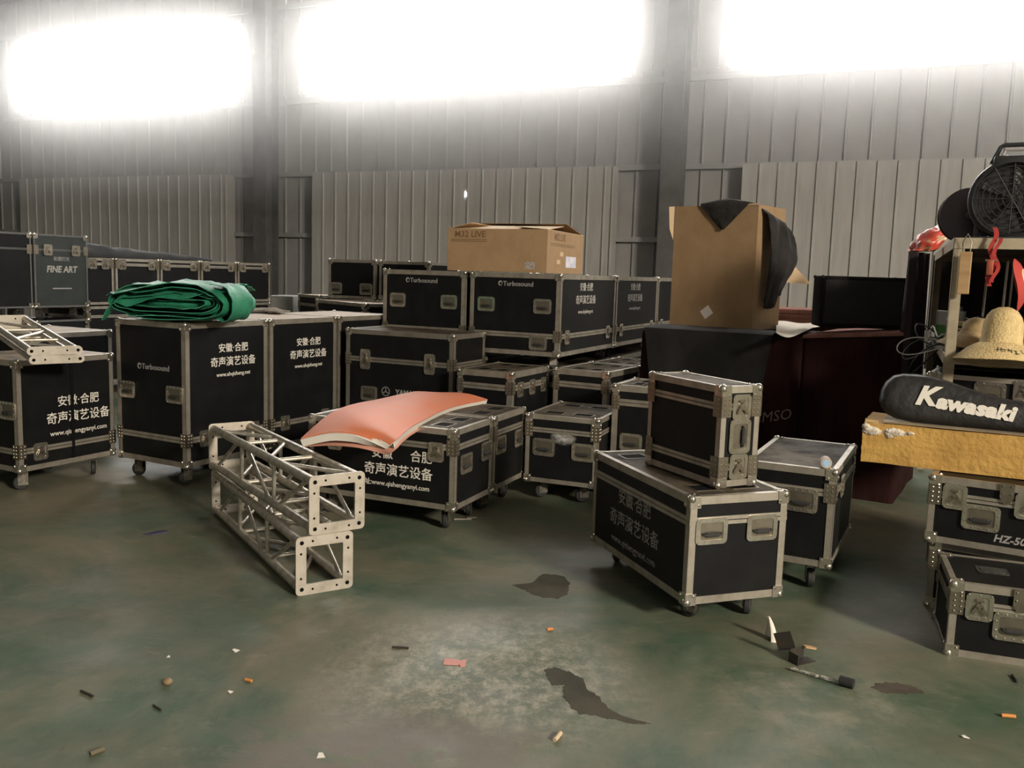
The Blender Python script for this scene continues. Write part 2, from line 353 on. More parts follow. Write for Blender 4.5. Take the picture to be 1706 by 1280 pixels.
def fl_mat():
    m = bpy.data.materials.new('painted_concrete'); m.use_nodes = True; nt = m.node_tree; N = nt.nodes; L = nt.links
    b = N['Principled BSDF']; g = N.new('ShaderNodeNewGeometry')
    def nz(scale, detail=8, rough=0.62, st=(1,1,1), dist=0.0):
        mp = N.new('ShaderNodeMapping'); mp.inputs['Scale'].default_value = st; L.new(g.outputs['Position'], mp.inputs[0])
        n = N.new('ShaderNodeTexNoise'); n.inputs['Scale'].default_value = scale; n.inputs['Detail'].default_value = detail
        n.inputs['Roughness'].default_value = rough; n.inputs['Distortion'].default_value = dist; L.new(mp.outputs[0], n.inputs['Vector']); return n.outputs[0]
    def rng(v, lo, hi, a=0.0, c=1.0):
        r = N.new('ShaderNodeMapRange'); r.inputs[1].default_value = lo; r.inputs[2].default_value = hi; r.inputs[3].default_value = a; r.inputs[4].default_value = c
        L.new(v, r.inputs[0]); return r.outputs[0]
    def mixc(fac, a, c):
        x = N.new('ShaderNodeMix'); x.data_type = 'RGBA'; L.new(fac, x.inputs[0])
        for i, q in ((6, a), (7, c)):
            if isinstance(q, tuple): x.inputs[i].default_value = (*q, 1)
            else: L.new(q, x.inputs[i])
        return x.outputs[2]
    def mul(a, c):
        x = N.new('ShaderNodeMath'); x.operation = 'MULTIPLY'; L.new(a, x.inputs[0])
        if isinstance(c, float): x.inputs[1].default_value = c
        else: L.new(c, x.inputs[1])
        return x.outputs[0]
    def spot(px, py, rx, ry):            # a soft-edged area of the floor round a point
        P = atz(px, py, 0); sp = N.new('ShaderNodeVectorMath'); sp.operation = 'SUBTRACT'; L.new(g.outputs['Position'], sp.inputs[0]); sp.inputs[1].default_value = P
        sc = N.new('ShaderNodeVectorMath'); sc.operation = 'MULTIPLY'; L.new(sp.outputs[0], sc.inputs[0]); sc.inputs[1].default_value = (1/rx, 1/ry, 0)
        ln = N.new('ShaderNodeVectorMath'); ln.operation = 'LENGTH'; L.new(sc.outputs[0], ln.inputs[0]); return rng(ln.outputs['Value'], 0.35, 1.0, 1.0, 0.0)
    green = mixc(rng(nz(1.7, 9, 0.65), 0.38, 0.62), (0.058, 0.095, 0.060), (0.115, 0.142, 0.096))
    dust = mixc(rng(nz(0.55, 8, 0.7, dist=0.6), 0.44, 0.64), green, (0.205, 0.180, 0.128))
    dust = mixc(mul(rng(nz(0.9, 6, 0.6, (0.6, 1.6, 1)), 0.5, 0.7), 0.55), dust, (0.15, 0.118, 0.082))
    worn = spot(800, 1120, 0.75, 0.75)  # pale wear with the centre window's reflection painted in
    fine = rng(nz(13.0, 12, 0.8, (1, 0.8, 1), 0.1), 0.45, 0.62)
    sheen_wear = mul(mul(worn, fine), 0.85); col = mixc(sheen_wear, dust, (0.40, 0.37, 0.28))
    w2 = mul(mul(spot(640, 1262, 0.75, 0.42), rng(nz(3.2, 8, 0.6, dist=0.8), 0.43, 0.49)), 0.85); col = mixc(w2, col, (0.16, 0.135, 0.11))
    w3 = mul(mul(spot(1360, 1160, 0.6, 0.5), rng(nz(5.0, 9, 0.7), 0.45, 0.65)), 0.6); col = mixc(w3, col, (0.30, 0.275, 0.20))
    scuff = mul(rng(nz(4.5, 12, 0.82, (1, 1.8, 1), 0.2), 0.55, 0.68), 0.4); col = mixc(scuff, col, (0.28, 0.265, 0.20))
    streak = mul(rng(nz(26, 6, 0.7, (1.5, 0.35, 1)), 0.6, 0.72), 0.35); col = mixc(streak, col, (0.04, 0.04, 0.03))
    L.new(col, b.inputs['Base Color'])
    L.new(rng(nz(2.2, 8, 0.6), 0.35, 0.65, 0.42, 0.62), b.inputs['Roughness'])
    b.inputs['Specular IOR Level'].default_value = 0.22
    bp = N.new('ShaderNodeBump'); bp.inputs['Strength'].default_value = 0.25; bp.inputs['Distance'].default_value = 0.004
    L.new(nz(18, 8, 0.7), bp.inputs['Height']); L.new(bp.outputs[0], b.inputs['Normal']); return m
floor_m = fl_mat()
MB().box((-14, -26, -0.1), (26, 0.2, 0.0)).build('floor', floor_m, None, WM, 0)['kind'] = 'structure'
def corrugated(s0, s1, z0, z1, y, pitch=0.25, rib=0.03, rw=0.035, name='x', m=None, parent=None, t=0.0):
    prof = []; s = s0
    while s < s1 - 1e-6:
        e = min(s + pitch, s1)
        prof += [(s, y)]
        if e - s > rw*2.5: prof += [(e - rw, y), (e - rw*0.72, y - rib), (e - rw*0.28, y - rib)]
        s = e
    prof.append((s1, y))
    return prof
def sheet_piece(b, prof, z0, z1):
    b.grid([[(x, y, z) for x, y in prof] for z in (z0, z1)])
S0, S1 = -14.0, 26.0; ZW0, ZW1, ZT = 4.38, 5.58, 6.4
wins = [(k*BAY - 0.12, k*BAY + 5.35) for k in (-1, 0, 1)]
b = MB()
sheet_piece(b, corrugated(S0, S1, 0, 0, 0, 0.30), 0, ZW0); sheet_piece(b, corrugated(S0, S1, 0, 0, 0, 0.30), ZW1, ZT)
xs = [S0] + [v for wv in wins for v in wv if S0 < v < S1] + [S1]
if wins[0][0] < S0: xs = xs[0:1] + xs[1:]
inside = wins[0][0] < S0
for i in range(len(xs)-1):
    if not inside: sheet_piece(b, corrugated(xs[i], xs[i+1], 0, 0, 0, 0.30), ZW0, ZW1)
    inside = not inside
wall = struct(b.build('wall_back', sheet_m, None, WM, 0))
glow = mat('window_light', (0.8, 0.8, 0.8), 0.6, emit=((1.0, 0.975, 0.94), WIN))
frame_m = mat('window_frame_metal', (0.35, 0.35, 0.34), 0.5, 0.3)
for n, (a, c) in enumerate(wins):
    a = max(a, S0)
    if c <= S0 + 0.2: continue
    wo = struct(MB().box((a, -0.02, ZW0-0.06), (c, 0.10, ZW0)).box((a, -0.02, ZW1), (c, 0.10, ZW1+0.06)).box((a-0.05, -0.02, ZW0), (a, 0.1, ZW1)).box((c, -0.02, ZW0), (c+0.05, 0.1, ZW1)).build('window_%d' % (n+1), frame_m, None, WM, 0))
    MB().box((a, 0.06, ZW0), (c, 0.08, ZW1)).build('pane', glow, wo, None, 0)
# inner wall panels, columns and girts between them
for n, k in enumerate((-2, -1, 0, 1, 2, 3)):
    a, c = k*BAY + 0.19, k*BAY + 5.24
    if k < 0: c = k*BAY + 5.23
    a = max(a, S0)
    if c < S0: continue
    b = MB(); sheet_piece(b, corrugated(a, c, 0, 0, -0.25, 0.235, 0.022, 0.03), 0, 3.10)
    b.grid([[(a, -0.25, z), (a, -0.05, z)] for z in (0, 3.10)]); b.grid([[(c, -0.25, z), (c, -0.05, z)] for z in (0, 3.10)]); b.grid([[(a, y, 3.10), (c, y, 3.10)] for y in (-0.25, -0.0)])
    o = struct(b.build('wall_panel', panel_m, None, WM, 0))
    if k == 0:
        MB().prism([(0,0),(0.035,0.02),(0.03,0.07),(0.012,0.10),(0.0,0.09)], 0, 0.004).build('daylight_gap', mat('gap_daylight', (0.8,0.8,0.8), 0.6, emit=((1,1,1), 4)), o, Matrix.Translation((2.95, -0.275, 2.69)) @ Matrix.Rotation(R(90), 4, 'X'))
for n, k in enumerate((-2, -1, 0, 1, 2, 3)):
    x = k*BAY - 0.72
    if x < S0: continue
    b = MB(); b.box((x-0.13, -0.42, 0), (x+0.13, -0.405, ZT)).box((x-0.13, -0.12, 0), (x+0.13, -0.105, ZT)).box((x-0.006, -0.405, 0), (x+0.006, -0.12, ZT))
    struct(b.build('wall_column', steel_m, None, WM, 0))
for n, z in enumerate((0.9, 2.12, 3.10, 4.25, 5.75)):
    struct(MB().box((S0, -0.085, z-0.035), (S1, -0.03, z+0.035)).build('trim_%d' % (n+1), girt_m, None, WM, 0))
b = MB(); sheet_piece(b, corrugated(S0, S1, 0, 0, 0, 0.5), 0, 1)
b.b.free(); b = MB(); b.grid([[(s, y, ZT + (-y)*0.13) for s in (S0, S1)] for y in (0.1, -13)]); b.grid([[(s, y, ZT + 1.69 + (y+13)*0.13) for s in (S0, S1)] for y in (-13, -26)])
struct(b.build('ceiling', mat('roof_sheet', (0.33, 0.32, 0.31), 0.6), None, WM, 0))
for n, k in enumerate((-1, 0, 1, 2, 3)):
    x = k*BAY - 0.72; b = MB()
    b.grid([[(x + s, y, ZT + (-y)*0.13 - dz) for s in (-0.1, 0.1)] for y, dz in ((-0.1, 0.55), (-13, 0.3))]); b.grid([[(x, y, ZT + (-y)*0.13 - dz) for dz in (0.02, 0.5)] for y in (-0.1, -13)])
    struct(b.build('ceiling_beam', steel_m, None, WM, 0))
for nm, a, c in (('wall_left', (S0-0.1, -26, 0), (S0, 0.2, 8.3)), ('wall_right', (S1, -26, 0), (S1+0.1, 0.2, 8.3)), ('wall_front', (S0, -26.1, 0), (S1, -26, 8.3))):
    struct(MB().box(a, c).build(nm, sheet_m, None, WM, 0))

# ================================================================== flight cases
def I(yaw): return Vector((math.cos(R(yaw)), math.sin(R(yaw)), 0))
def J(yaw): return Vector((-math.sin(R(yaw)), math.cos(R(yaw)), 0))
# --- middle foreground: road case with the small rack case on it
st_r1 = stencil(0.086, paint_dim, 'www.qishengyanyi.com')
R1 = (0.826, 3.965, 19.1, 0.519, 1.059, 0.111, 0.618)
flight_case('road_case', 'scuffed black road case on castors standing alone in front, carrying the small rack case', R1, split='top', sh=0.115, tw=0.042,
    handles=[('R', 0.115, 0.345), ('R', 0.385, 0.345)], texts=[('L', 0.50, 0.205, st_r1, 'lettering')], dishes=True, brackets=False)
R2 = (0.979, 4.133, 26.1, 0.231, 0.589, 0.628, 1.106)
flight_case('rack_case', 'small upright black rack case with chrome latches on top of the front road case', R2, castors=False, split='both', sh=0.095, tw=0.036,
    handles=[('R', 0.1155, 0.24, 90)], latches=[('R', 0.1155, 0.38), ('R', 0.1155, 0.095)])
R3 = (1.664, 4.473, 63.3, 0.85, 0.463, 0.14, 0.653)
flight_case('road_case', 'black road case behind the front road case, a small tape roll on its lid', R3, split='top', sh=0.12, tw=0.04,
    handles=[('L', 0.30, 0.34)], dishes=False, latches=[('R', 0.25, 0.39)])
# --- centre: case with the orange mat and its neighbours
st_f = text_mesh([('安徽', 0.078, 0.105, -0.115), ('合肥', 0.078, 0.105, 0.165), ('奇声演艺设备', 0.082, 0, 0), ('网址:www.qishengyanyi.com', 0.044, -0.085, -0.03)], paint, 0.009)
F = (-0.332, 5.324, 67.1, 0.545, 1.056, 0.15, 0.649)
flight_case('road_case', 'black road case under the orange mat with white lettering on its long side', F, split='top', sh=0.11, tw=0.04,
    handles=[('R', 0.16, 0.27), ('R', 0.46, 0.30)], latches=[('L', 0.93, 0.355), ('L', 0.2, 0.355)], texts=[('L', 0.66, 0.20, st_f, 'lettering')], dishes=True)
p = Vector(F[:2] + (0,)) + I(67.1)*0.570
flight_case('road_case', 'black road case standing right behind the orange mat case, showing a narrow end', (p.x, p.y) + F[2:], split='top', sh=0.11, tw=0.04, handles=[('R', 0.12, 0.30), ('R', 0.44, 0.30)], dishes=True)
M4 = (0.108, 6.285, -21.8, 0.535, 0.72, 0.134, 0.616)
o = flight_case('road_case', 'low black road case with a white sprayed smudge above its two handles', M4, split='top', sh=0.105, tw=0.036,
    handles=[('R', 0.14, 0.255), ('R', 0.43, 0.245)], dishes=True)
# sprayed smudge: a blotch of paint with soft broken edges
def spray():
    m = bpy.data.materials.new('sprayed_paint'); m.use_nodes = True; N = m.node_tree.nodes; L = m.node_tree.links; b = N['Principled BSDF']
    b.inputs['Base Color'].default_value = (0.5, 0.49, 0.46, 1); tc = N.new('ShaderNodeTexCoord'); mp = N.new('ShaderNodeMapping'); L.new(tc.outputs['Object'], mp.inputs[0]); mp.inputs['Scale'].default_value = (10, 18, 1)
    n = N.new('ShaderNodeTexNoise'); n.inputs['Scale'].default_value = 2.2; n.inputs['Detail'].default_value = 4; L.new(mp.outputs[0], n.inputs['Vector'])
    gr = N.new('ShaderNodeVectorMath'); gr.operation = 'LENGTH'; L.new(mp.outputs[0], gr.inputs[0])
    a = N.new('ShaderNodeMapRange'); a.inputs[1].default_value = 0.25; a.inputs[2].default_value = 1.0; a.inputs[3].default_value = 0.9; a.inputs[4].default_value = 0; L.new(gr.outputs['Value'], a.inputs[0])
    r = N.new('ShaderNodeMapRange'); r.inputs[1].default_value = 0.3; r.inputs[2].default_value = 0.65; L.new(n.outputs[0], r.inputs[0])
    x = N.new('ShaderNodeMath'); x.operation = 'MULTIPLY'; L.new(a.outputs[0], x.inputs[0]); L.new(r.outputs[0], x.inputs[1]); L.new(x.outputs[0], b.inputs['Alpha']); return m
MB().box((-0.1, -0.055, 0), (0.1, 0.055, 0.0006)).build('spray_mark', spray(), o, Matrix.Translation((-0.551/2, -0.36, 0.134)) @ facemat('R', 0.29, 0.335, 0.551, 0.72, -0.003))
M1 = (0.0, 6.83, 63.9, 0.69, 0.48, 0.14, 0.84)
flight_case('road_case', 'black road case with three catches on its side, beside the case with two tall latches', M1, split='top', sh=0.12, tw=0.05, dishes=True,
    latches=[('R', 0.14, 0.56), ('R', 0.36, 0.56), ('R', 0.58, 0.56)])
M2 = (0.761, 7.07, 60.8, 0.69, 0.483, 0.14, 0.84)
flight_case('road_case', 'black road case behind the one with the white smudge, dusty lid with castor dishes', M2, split='top', sh=0.12, tw=0.05, dishes=True)
p = Vector(M2[:2] + (0,)) + I(60.8)*0.725
flight_case('road_case', 'black road case behind the dusty lid with dishes, nearest the maroon cover', (p.x, p.y, 60.8, 0.62, 0.483, 0.14, 0.84), split='top', sh=0.12, tw=0.05, dishes=True)
p = atz(1021.5, 641, 0.84); q = p - J(65)*0.40
flight_case('road_case', 'tall narrow black road case squeezed behind the front road case, one handle showing', (q.x, q.y, 65, 0.5, 0.40, 0.14, 0.84), split='top', sh=0.12, tw=0.05, dishes=True, handles=[('L', 0.15, 0.30)])
# --- the big case with two latches
yam = text_mesh([('YAMAHA', 0.062, 0, 0.17)], logo_grey, 0.03)
def ring_emblem():
    mb = MB(); n = 24
    mb.M = Matrix.Translation((-0.055, 0, 0)); o_ = [(0.04*math.cos(k*2*math.pi/n), 0.04*math.sin(k*2*math.pi/n)) for k in range(n)]
    mb.prism(o_, -0.0006, 0.0006, [(x*0.86, y*0.86) for x, y in o_])
    for a in (90, 210, 330):
        ca, sa = math.cos(R(a)), math.sin(R(a)); mb.prism([(ca*r - sa*q, sa*r + ca*q) for r, q in ((0.0, -0.003), (0.03, -0.003), (0.03, 0.003), (0.0, 0.003))], -0.0006, 0.0006)
    return mb.mesh('emblem', logo_grey)
Y = (-0.48, 7.22, 65, 0.56, 1.05, 0.14, 1.09)
flight_case('road_case', 'large black road case with two tall latches behind the orange mat', Y, split='top', sh=0.25, tw=0.045, trim=alu_dark,
    latches=[('L', 0.20, 0.70, 1.4), ('L', 0.83, 0.70, 1.4)], handles=[('L', 0.24, 0.41)], texts=[('L', 0.46, 0.44, yam, 'logo'), ('L', 0.46, 0.44, ring_emblem(), 'emblem')])
# --- left row: cases carrying the green tarpaulin
st_d = stencil(0.07)
D0 = Vector((-2.298, 6.259, 0)); YD = 62.1
Dlab = ['tall black road case under the green tarpaulin', 'tall black road case next to the green tarpaulin case, lettered, pale dusty top', 'tall black road case ending the left row, beside the case with two latches']
for k in range(3):
    p = D0 + I(YD)*0.838*k
    flight_case('tall_road_case', Dlab[k], (p.x, p.y, YD, 0.812, 0.713, 0.149, 1.182), group='tall cases in the left row', split='bottom', sh=0.195, tw=0.045, top='pale',
        handles=[('L', 0.11, 0.52), ('L', 0.60, 0.52)], latches=[('R', 0.17, 0.195), ('R', 0.66, 0.195)], brackets=True,
        texts=[('L', 0.38, 0.70, cached('tb1', lambda: turbosound(0.30)), 'logo')] + ([('R', 0.46, 0.735, st_d, 'lettering')] if k < 2 else []))
# --- far left: case carrying the flat trusses and one behind it
st_e = stencil(0.080, paint, 'www.qishengyanyi.com')
E_ = (-3.334, 5.972, 63.3, 0.773, 0.68, 0.149, 0.913)
flight_case('tall_road_case', 'black case at the left edge under the flat trusses, its lettering crossed by a seam', E_, split='bottom', sh=0.14, tw=0.042, top='pale', trim=alu,
    handles=[('L', 0.58, 0.42)], latches=[('R', 0.16, 0.125)], seams=[('R', 0.42)], texts=[('R', 0.475, 0.335, st_e, 'lettering')])
p = atz(186, 551, 1.02) - I(63.3)*0.77
flight_case('tall_road_case', 'black road case with a pale dusty top behind the flat truss case', (p.x, p.y, 63.3, 0.77, 0.8, 0.149, 1.02), split=None, tw=0.042, top='pale')
# --- speaker cases on the second tier, standing on lower cases
T0 = Vector((0.381, 7.5, 0)); YT = 65.0; TW, TD = 1.425, 0.85
st_t = stencil(0.078, mat('aged_stencil', (0.42, 0.40, 0.36), 0.75))
tb2 = turbosound(0.30)
Tl = ['black speaker case under the pale cardboard box, second from left on the upper tier',
      'black speaker case on the upper tier, right of the one under the pale cardboard box',
      'black speaker case on the upper tier beside the tall brown box, mostly hidden']
for k in range(3):
    p = T0 + I(YT)*(TW + 0.03)*k
    flight_case('speaker_case', Tl[k], (p.x, p.y, YT, TW if k < 2 else 0.9, TD, 0.112, 0.112 + 0.69), group='speaker cases on the upper tier', split='bottom', sh=0.17, tw=0.045,
        trim=alu, handles=[('L', 0.16, 0.42), ('L', 0.69, 0.42)] + ([('L', 0.66, 0.11)] if k == 0 else []), latches=[('R', 0.17, 0.16), ('R', (TW if k < 2 else 0.9)-0.2, 0.16)],
        texts=[('L', 0.43, 0.60, tb2, 'logo')] + ([('R', 0.62, 0.47, st_t, 'lettering')] if k < 2 else [])).location.z += 0.80
p = T0 + J(YT)*0.899
flight_case('speaker_case', 'black speaker case left of the one under the pale cardboard box, on the upper tier', (p.x, p.y, YT, TW, TD, 0.112, 0.112 + 0.69), group='speaker cases on the upper tier', split='bottom', sh=0.17, tw=0.045,
    handles=[('L', 0.16, 0.42), ('L', 0.69, 0.42)], texts=[('L', 0.40, 0.60, tb2, 'logo')]).location.z += 0.80
lows = ['low black road case underneath the speaker case that holds the pale cardboard box', 'low black road case underneath the second lettered speaker case', 'low black road case under the hidden end of the upper tier', 'low black road case under the leftmost upper speaker case']
for k, (dx, dj) in enumerate(((0, 0), (TW+0.03, 0), (2*TW+0.06, 0), (0, 0.899))):
    p = T0 + I(YT)*dx + J(YT)*dj
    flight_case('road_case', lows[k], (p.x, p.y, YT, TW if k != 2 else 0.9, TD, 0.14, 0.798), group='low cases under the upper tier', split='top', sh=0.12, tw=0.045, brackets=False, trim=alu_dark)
# --- back left of centre: case with two bright handles on a low one
yb = YT; FLp = aty(547.6, 432, 10.0); q = FLp - J(yb)*0.62
def backcase(name, label, FC, yaw, w_, d_, z0, z1, **k):
    return flight_case(name, label, (FC.x, FC.y, yaw, w_, d_, z0, z1), castors=False, **k)
zb0, zb1 = 1.272, FLp.z
backcase('speaker_case', 'black case with two bright handles at the back, near the wall', q, yb, 0.7, 0.62, zb0, zb1, split=None, tw=0.035, handles=[('L', 0.10, 0.11), ('L', 0.50, 0.11)])
q2 = q - J(yb)*0.665
backcase('speaker_case', 'black case at the back whose top edge shows right of the case with bright handles', q2, yb, 0.7, 0.62, zb0, zb1 - 0.005, split=None, tw=0.035)
A_, B_, C_ = atz(492, 490, 1.263), atz(517.7, 499, 1.263), atz(598, 506.5, 1.263)
jj = (B_ - C_); yj = math.degrees(math.atan2(jj.y, jj.x)) - 90; L_ = jj.length
backcase('road_case', 'black road case at the back with a dusty top, below the case with bright handles', C_ + I(yj)*0.06, yj, 0.55, L_, 0, 1.262, split='top', sh=0.12, tw=0.035, top='pale')
q3 = q2 + I(yb)*0.06 - J(yb)*0.03
backcase('road_case', 'black road case at the back holding the case right of the bright handles', q3, yb, 0.62, 0.60, 0, 1.262, split='top', sh=0.12, tw=0.035, top='pale')
q4 = A_ - J(yj)*0.53 + I(yj)*0.05
backcase('road_case', 'low black road case with a dusty top at the back, beside the grey cabinet', q4, yj, 0.6, 0.55, 0, 1.262, split='top', sh=0.12, tw=0.035, top='pale')
# --- back left rows by the wall
P1 = aty(55, 389, 9.8); zt1 = P1.z; zb1_ = aty(57, 513, 9.8).z
fine = text_mesh([('彩熠灯光', 0.05, 0.115, 0)], logo_grey, 0.01); fa = text_mesh([('FINE ART', 0.10, 0, 0)], mat('dull_print', (0.36, 0.35, 0.31), 0.7), 0.03, shear=0.15, wscale=0.92)
bar = MB().box((-0.12, -0.217, -0.0005), (0.12, -0.203, 0.0005)).mesh('small_print', logo_grey)
cz = 0.14
for k, lab in ((0, 'dark green case with faint white lettering, on castors on top of the far left stack'), (-1, 'dark case at the left edge on top of the far left stack')):
    p = P1 + I(64)*0.70*k
    o = flight_case('lamp_case', lab, (p.x, p.y, 64, 0.673, 0.7, cz, cz + zt1 - zb1_), split='top', sh=0.17, tw=0.022, trim=steel_m, body=laminate_green if k == 0 else laminate, top='none',
        latches=[('R', 0.17, zt1-zb1_-0.17), ('R', 0.52, zt1-zb1_-0.17)] if k == 0 else [], texts=[('R', 0.34, 0.42, fine, 'lettering'), ('R', 0.34, 0.42, fa, 'logo'), ('R', 0.34, 0.42, bar, 'small_print')] if k == 0 else [])
    o.location.z += zb1_ - cz
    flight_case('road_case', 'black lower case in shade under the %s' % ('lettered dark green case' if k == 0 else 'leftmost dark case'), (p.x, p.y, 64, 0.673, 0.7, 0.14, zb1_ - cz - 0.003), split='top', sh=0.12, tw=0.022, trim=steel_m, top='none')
L2p = aty(192, 431, 10.9); zl1 = L2p.z; zl0 = aty(190, 507, 10.9).z; LW = 0.69
def l2at(k): return L2p + I(64)*(LW*k if k >= 0 else -0.42)
l2lab = ['leftmost black case of the far row by the wall, end under a black cloth roll', 'second black case of the far row by the wall, under the black cloth roll', 'third black case of the far row by the wall, behind the tarpaulin', 'fourth black case of the far row by the wall', 'last black case of the far row by the wall, next to the dark column']
for k in range(-1, 4):
    p = l2at(k); wl = LW - 0.026 if k >= 0 else 0.394
    flight_case('lamp_case', l2lab[k+1], (p.x, p.y, 64, wl, 0.6, zl0, zl1), group='cases in the far row by the wall', castors=False, split='top', sh=0.07, tw=0.035, latches=[('R', 0.10, zl1-zl0-0.07), ('R', wl-0.12, zl1-zl0-0.07)])
for k in range(-1, 4, 2):
    p = l2at(k); wl = {-1: 0.42 + LW - 0.026, 1: 2*LW - 0.026, 3: LW - 0.026}[k]
    flight_case('road_case', ['long lower case under the left end of the far row', 'long lower case under the middle of the far row', 'lower case under the last case of the far row'][(k+1)//2], (p.x, p.y, 64, wl, 0.75, 0.14, zl0 - 0.022), split='top', sh=0.12, tw=0.035, top='pale')
# --- right: two latched cases, stacked behind one another
hz = text_mesh([('HZ-500', 0.05, 0, 0)], logo_grey, 0.03, shear=0.2)
HL = (1.934, 3.763, -19.0, 0.45, 0.451, 0.0, 0.33)
hl = flight_case('latched_case', 'black flight case on the floor at the right edge, in front of its stack', HL, castors=False, split='top', sh=0.09, tw=0.036, handles=[('R', 0.255, 0.165)], latches=[('R', 0.115, 0.235)], top='body')
HU = (2.075, 4.335, -32.0, 0.95, 0.5, 0.347, 0.677)
hu = flight_case('latched_case', 'black flight case with bright latches under the yellow foam slab', HU, castors=False, split='top', sh=0.09, tw=0.036, handles=[('R', 0.235, 0.155)], latches=[('R', 0.115, 0.24), ('R', 0.425, 0.24)], texts=[('R', 0.375, 0.065, hz, 'lettering')], top='body')
for o, bx, hx, zz in ((hu, HU, 0.335, 0.29), (hl, HL, 0.27, 0.285)):
    b = MB(); b.prism([(-0.03,0.05),(0.03,0.05),(0.03,-0.02),(0.012,-0.05),(-0.012,-0.05),(-0.03,-0.02)], 0, 0.005)
    for x_, y_ in ((-0.018,0.035),(0.018,0.035),(-0.018,0.0),(0.018,0.0)): b.sphere((x_, y_, 0.005), 0.005, 6, 4)
    b.build('lid_stop', dishm, o, Matrix.Translation((-bx[3]/2, -bx[4]/2, 0)) @ facemat('R', hx, zz, bx[3], bx[4], 0.0045))
MB().prism(rrect(0.13, 0.10, 0.015), 0, 0.003).prism(rrect(0.10, 0.07, 0.01), 0.003, 0.006).build('name_plate', mat('green_black_plate', (0.05, 0.065, 0.055), 0.35, 0.5, (0.12, 0.12, 0.11), 40), hl, Matrix.Translation((-0.03, 0.02, 0.33)))
q = Vector(HU[:2] + (0,)) + I(-32)*0.03 + J(-32)*0.03
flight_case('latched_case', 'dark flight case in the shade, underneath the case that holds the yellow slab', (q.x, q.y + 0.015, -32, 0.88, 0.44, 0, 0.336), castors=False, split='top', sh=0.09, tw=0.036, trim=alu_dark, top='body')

# ================================================================== trusses
def box_frame(x, y, yaw): return Matrix.Translation((x, y, 0)) @ Matrix.Rotation(R(yaw), 4, 'Z')
def square_truss(label, x, y, yaw, w_, L_, z0, roll=0.0):
    root = thing('box_truss', label, 'truss', (x, y, z0), R(yaw), 'square trusses on the floor'); e = 0.03; r = 0.024
    for X in (e, w_-e):
        for Z in (e, w_-e): MB().tube([(X, 0.006, Z), (X, L_-0.006, Z)], r, 14).build('chord', tube_m, root)
    for yy in (0.0, L_-0.012):
        b = MB(); b.M = Matrix(((1,0,0,0),(0,0,1,yy),(0,1,0,0),(0,0,0,1)))
        b.prism(rrect(w_, w_, 0.022, 4, w_/2, w_/2), 0, 0.012, rrect(w_-0.106, w_-0.106, 0.004, 4, w_/2, w_/2)); o = b.build('end_plate', plate_m, root)
        for X in (e, w_-e):
            for Z in (e, w_-e):
                h = MB(); h.M = b.M; h.M = Matrix(((1,0,0,X),(0,0,1,yy),(0,1,0,Z),(0,0,0,1)))
                h.tube([(0,0,-0.0008),(0,0,0.0128)], 0.0105, 12).build('bolt_hole', hole, o)
        for X, Z in ((0.085, 0.026), (w_-0.085, 0.026), (0.085, w_-0.026), (w_-0.085, w_-0.026), (0.026, 0.085), (0.026, w_-0.085), (w_-0.026, 0.085), (w_-0.026, w_-0.085)):
            h = MB(); h.M = Matrix(((1,0,0,X),(0,0,1,yy),(0,1,0,Z),(0,0,0,1))); h.tube([(0,0,-0.0008),(0,0,0.0128)], 0.006, 10).build('screw_hole', hole, o)
    rb = 0.0115; lo, hi = e, w_-e
    seg = [(0.05, lo, 0.30, hi), (0.34, hi, 0.34, lo), (0.38, hi, 0.61, lo), (0.66, lo, 0.66, hi), (0.70, lo, 0.95, hi)]
    for f in range(4):
        for ya, a, yb_, c in seg:
            if f in (0, 3): a, c = c, a
            pa, pc = [(lo, ya*L_, a), (hi, ya*L_, a), (a, ya*L_, lo), (a, ya*L_, hi)][f], [(lo, yb_*L_, c), (hi, yb_*L_, c), (c, yb_*L_, lo), (c, yb_*L_, hi)][f]
            MB().tube([pa, pc], rb, 10).build('brace', tube_m, root)
    return root
square_truss('square aluminium truss lying on the floor, lower one of the stacked pair', -1.024, 4.217, 32.1, 0.295, 1.67, 0.0)
square_truss('square aluminium truss resting on top of the other one, beside the orange mat', -0.968, 4.253, 34.9, 0.295, 1.67, 0.296)
def flat_truss(label, M, L_, wd, th=0.056):
    root = thing('flat_truss', label, 'truss', group='flat trusses on the left case'); root.rotation_mode = 'QUATERNION'
    root.location = M.to_translation(); root.rotation_quaternion = M.to_quaternion(); r = 0.021
    for yy in (0.028, wd-0.028): MB().tube([(0.006, yy, th/2), (L_-0.006, yy, th/2)], r, 12).build('chord', tube_m, root)
    for xx in (0.0, L_-0.012):
        b = MB(); b.M = Matrix(((0,0,1,xx),(1,0,0,wd/2),(0,1,0,th/2),(0,0,0,1))); b.prism(rrect(wd, th, th/2-0.001, 6), 0, 0.012); o = b.build('end_plate', plate_m, root)
        for yy, rr in ((0.028, 0.011), (wd-0.028, 0.011), (0.095, 0.0065), (wd-0.095, 0.0065)):
            h = MB(); h.M = Matrix(((0,0,1,xx),(1,0,0,yy),(0,1,0,th/2),(0,0,0,1))); h.tube([(0,0,-0.0008),(0,0,0.0128)], rr, 10).build('bolt_hole', hole, o)
    lo, hi = 0.028, wd-0.028
    for xa, a, xb, c in ((0.03, lo, 0.25, hi), (0.29, hi, 0.29, lo), (0.33, hi, 0.56, lo), (0.60, lo, 0.60, hi), (0.64, lo, 0.9, hi)):
        MB().tube([(xa*L_, a, th/2), (xb*L_, c, th/2)], 0.0105, 8).build('brace', tube_m, root)
    return root
NR = aty(141, 590, 5.96); wd = 0.335; lv = Vector((-math.sin(R(40)), math.cos(R(40)), 0)); wv = Vector((-math.cos(R(40)), -math.sin(R(40)), 0))
TILT, TL = R(4.4), 1.56
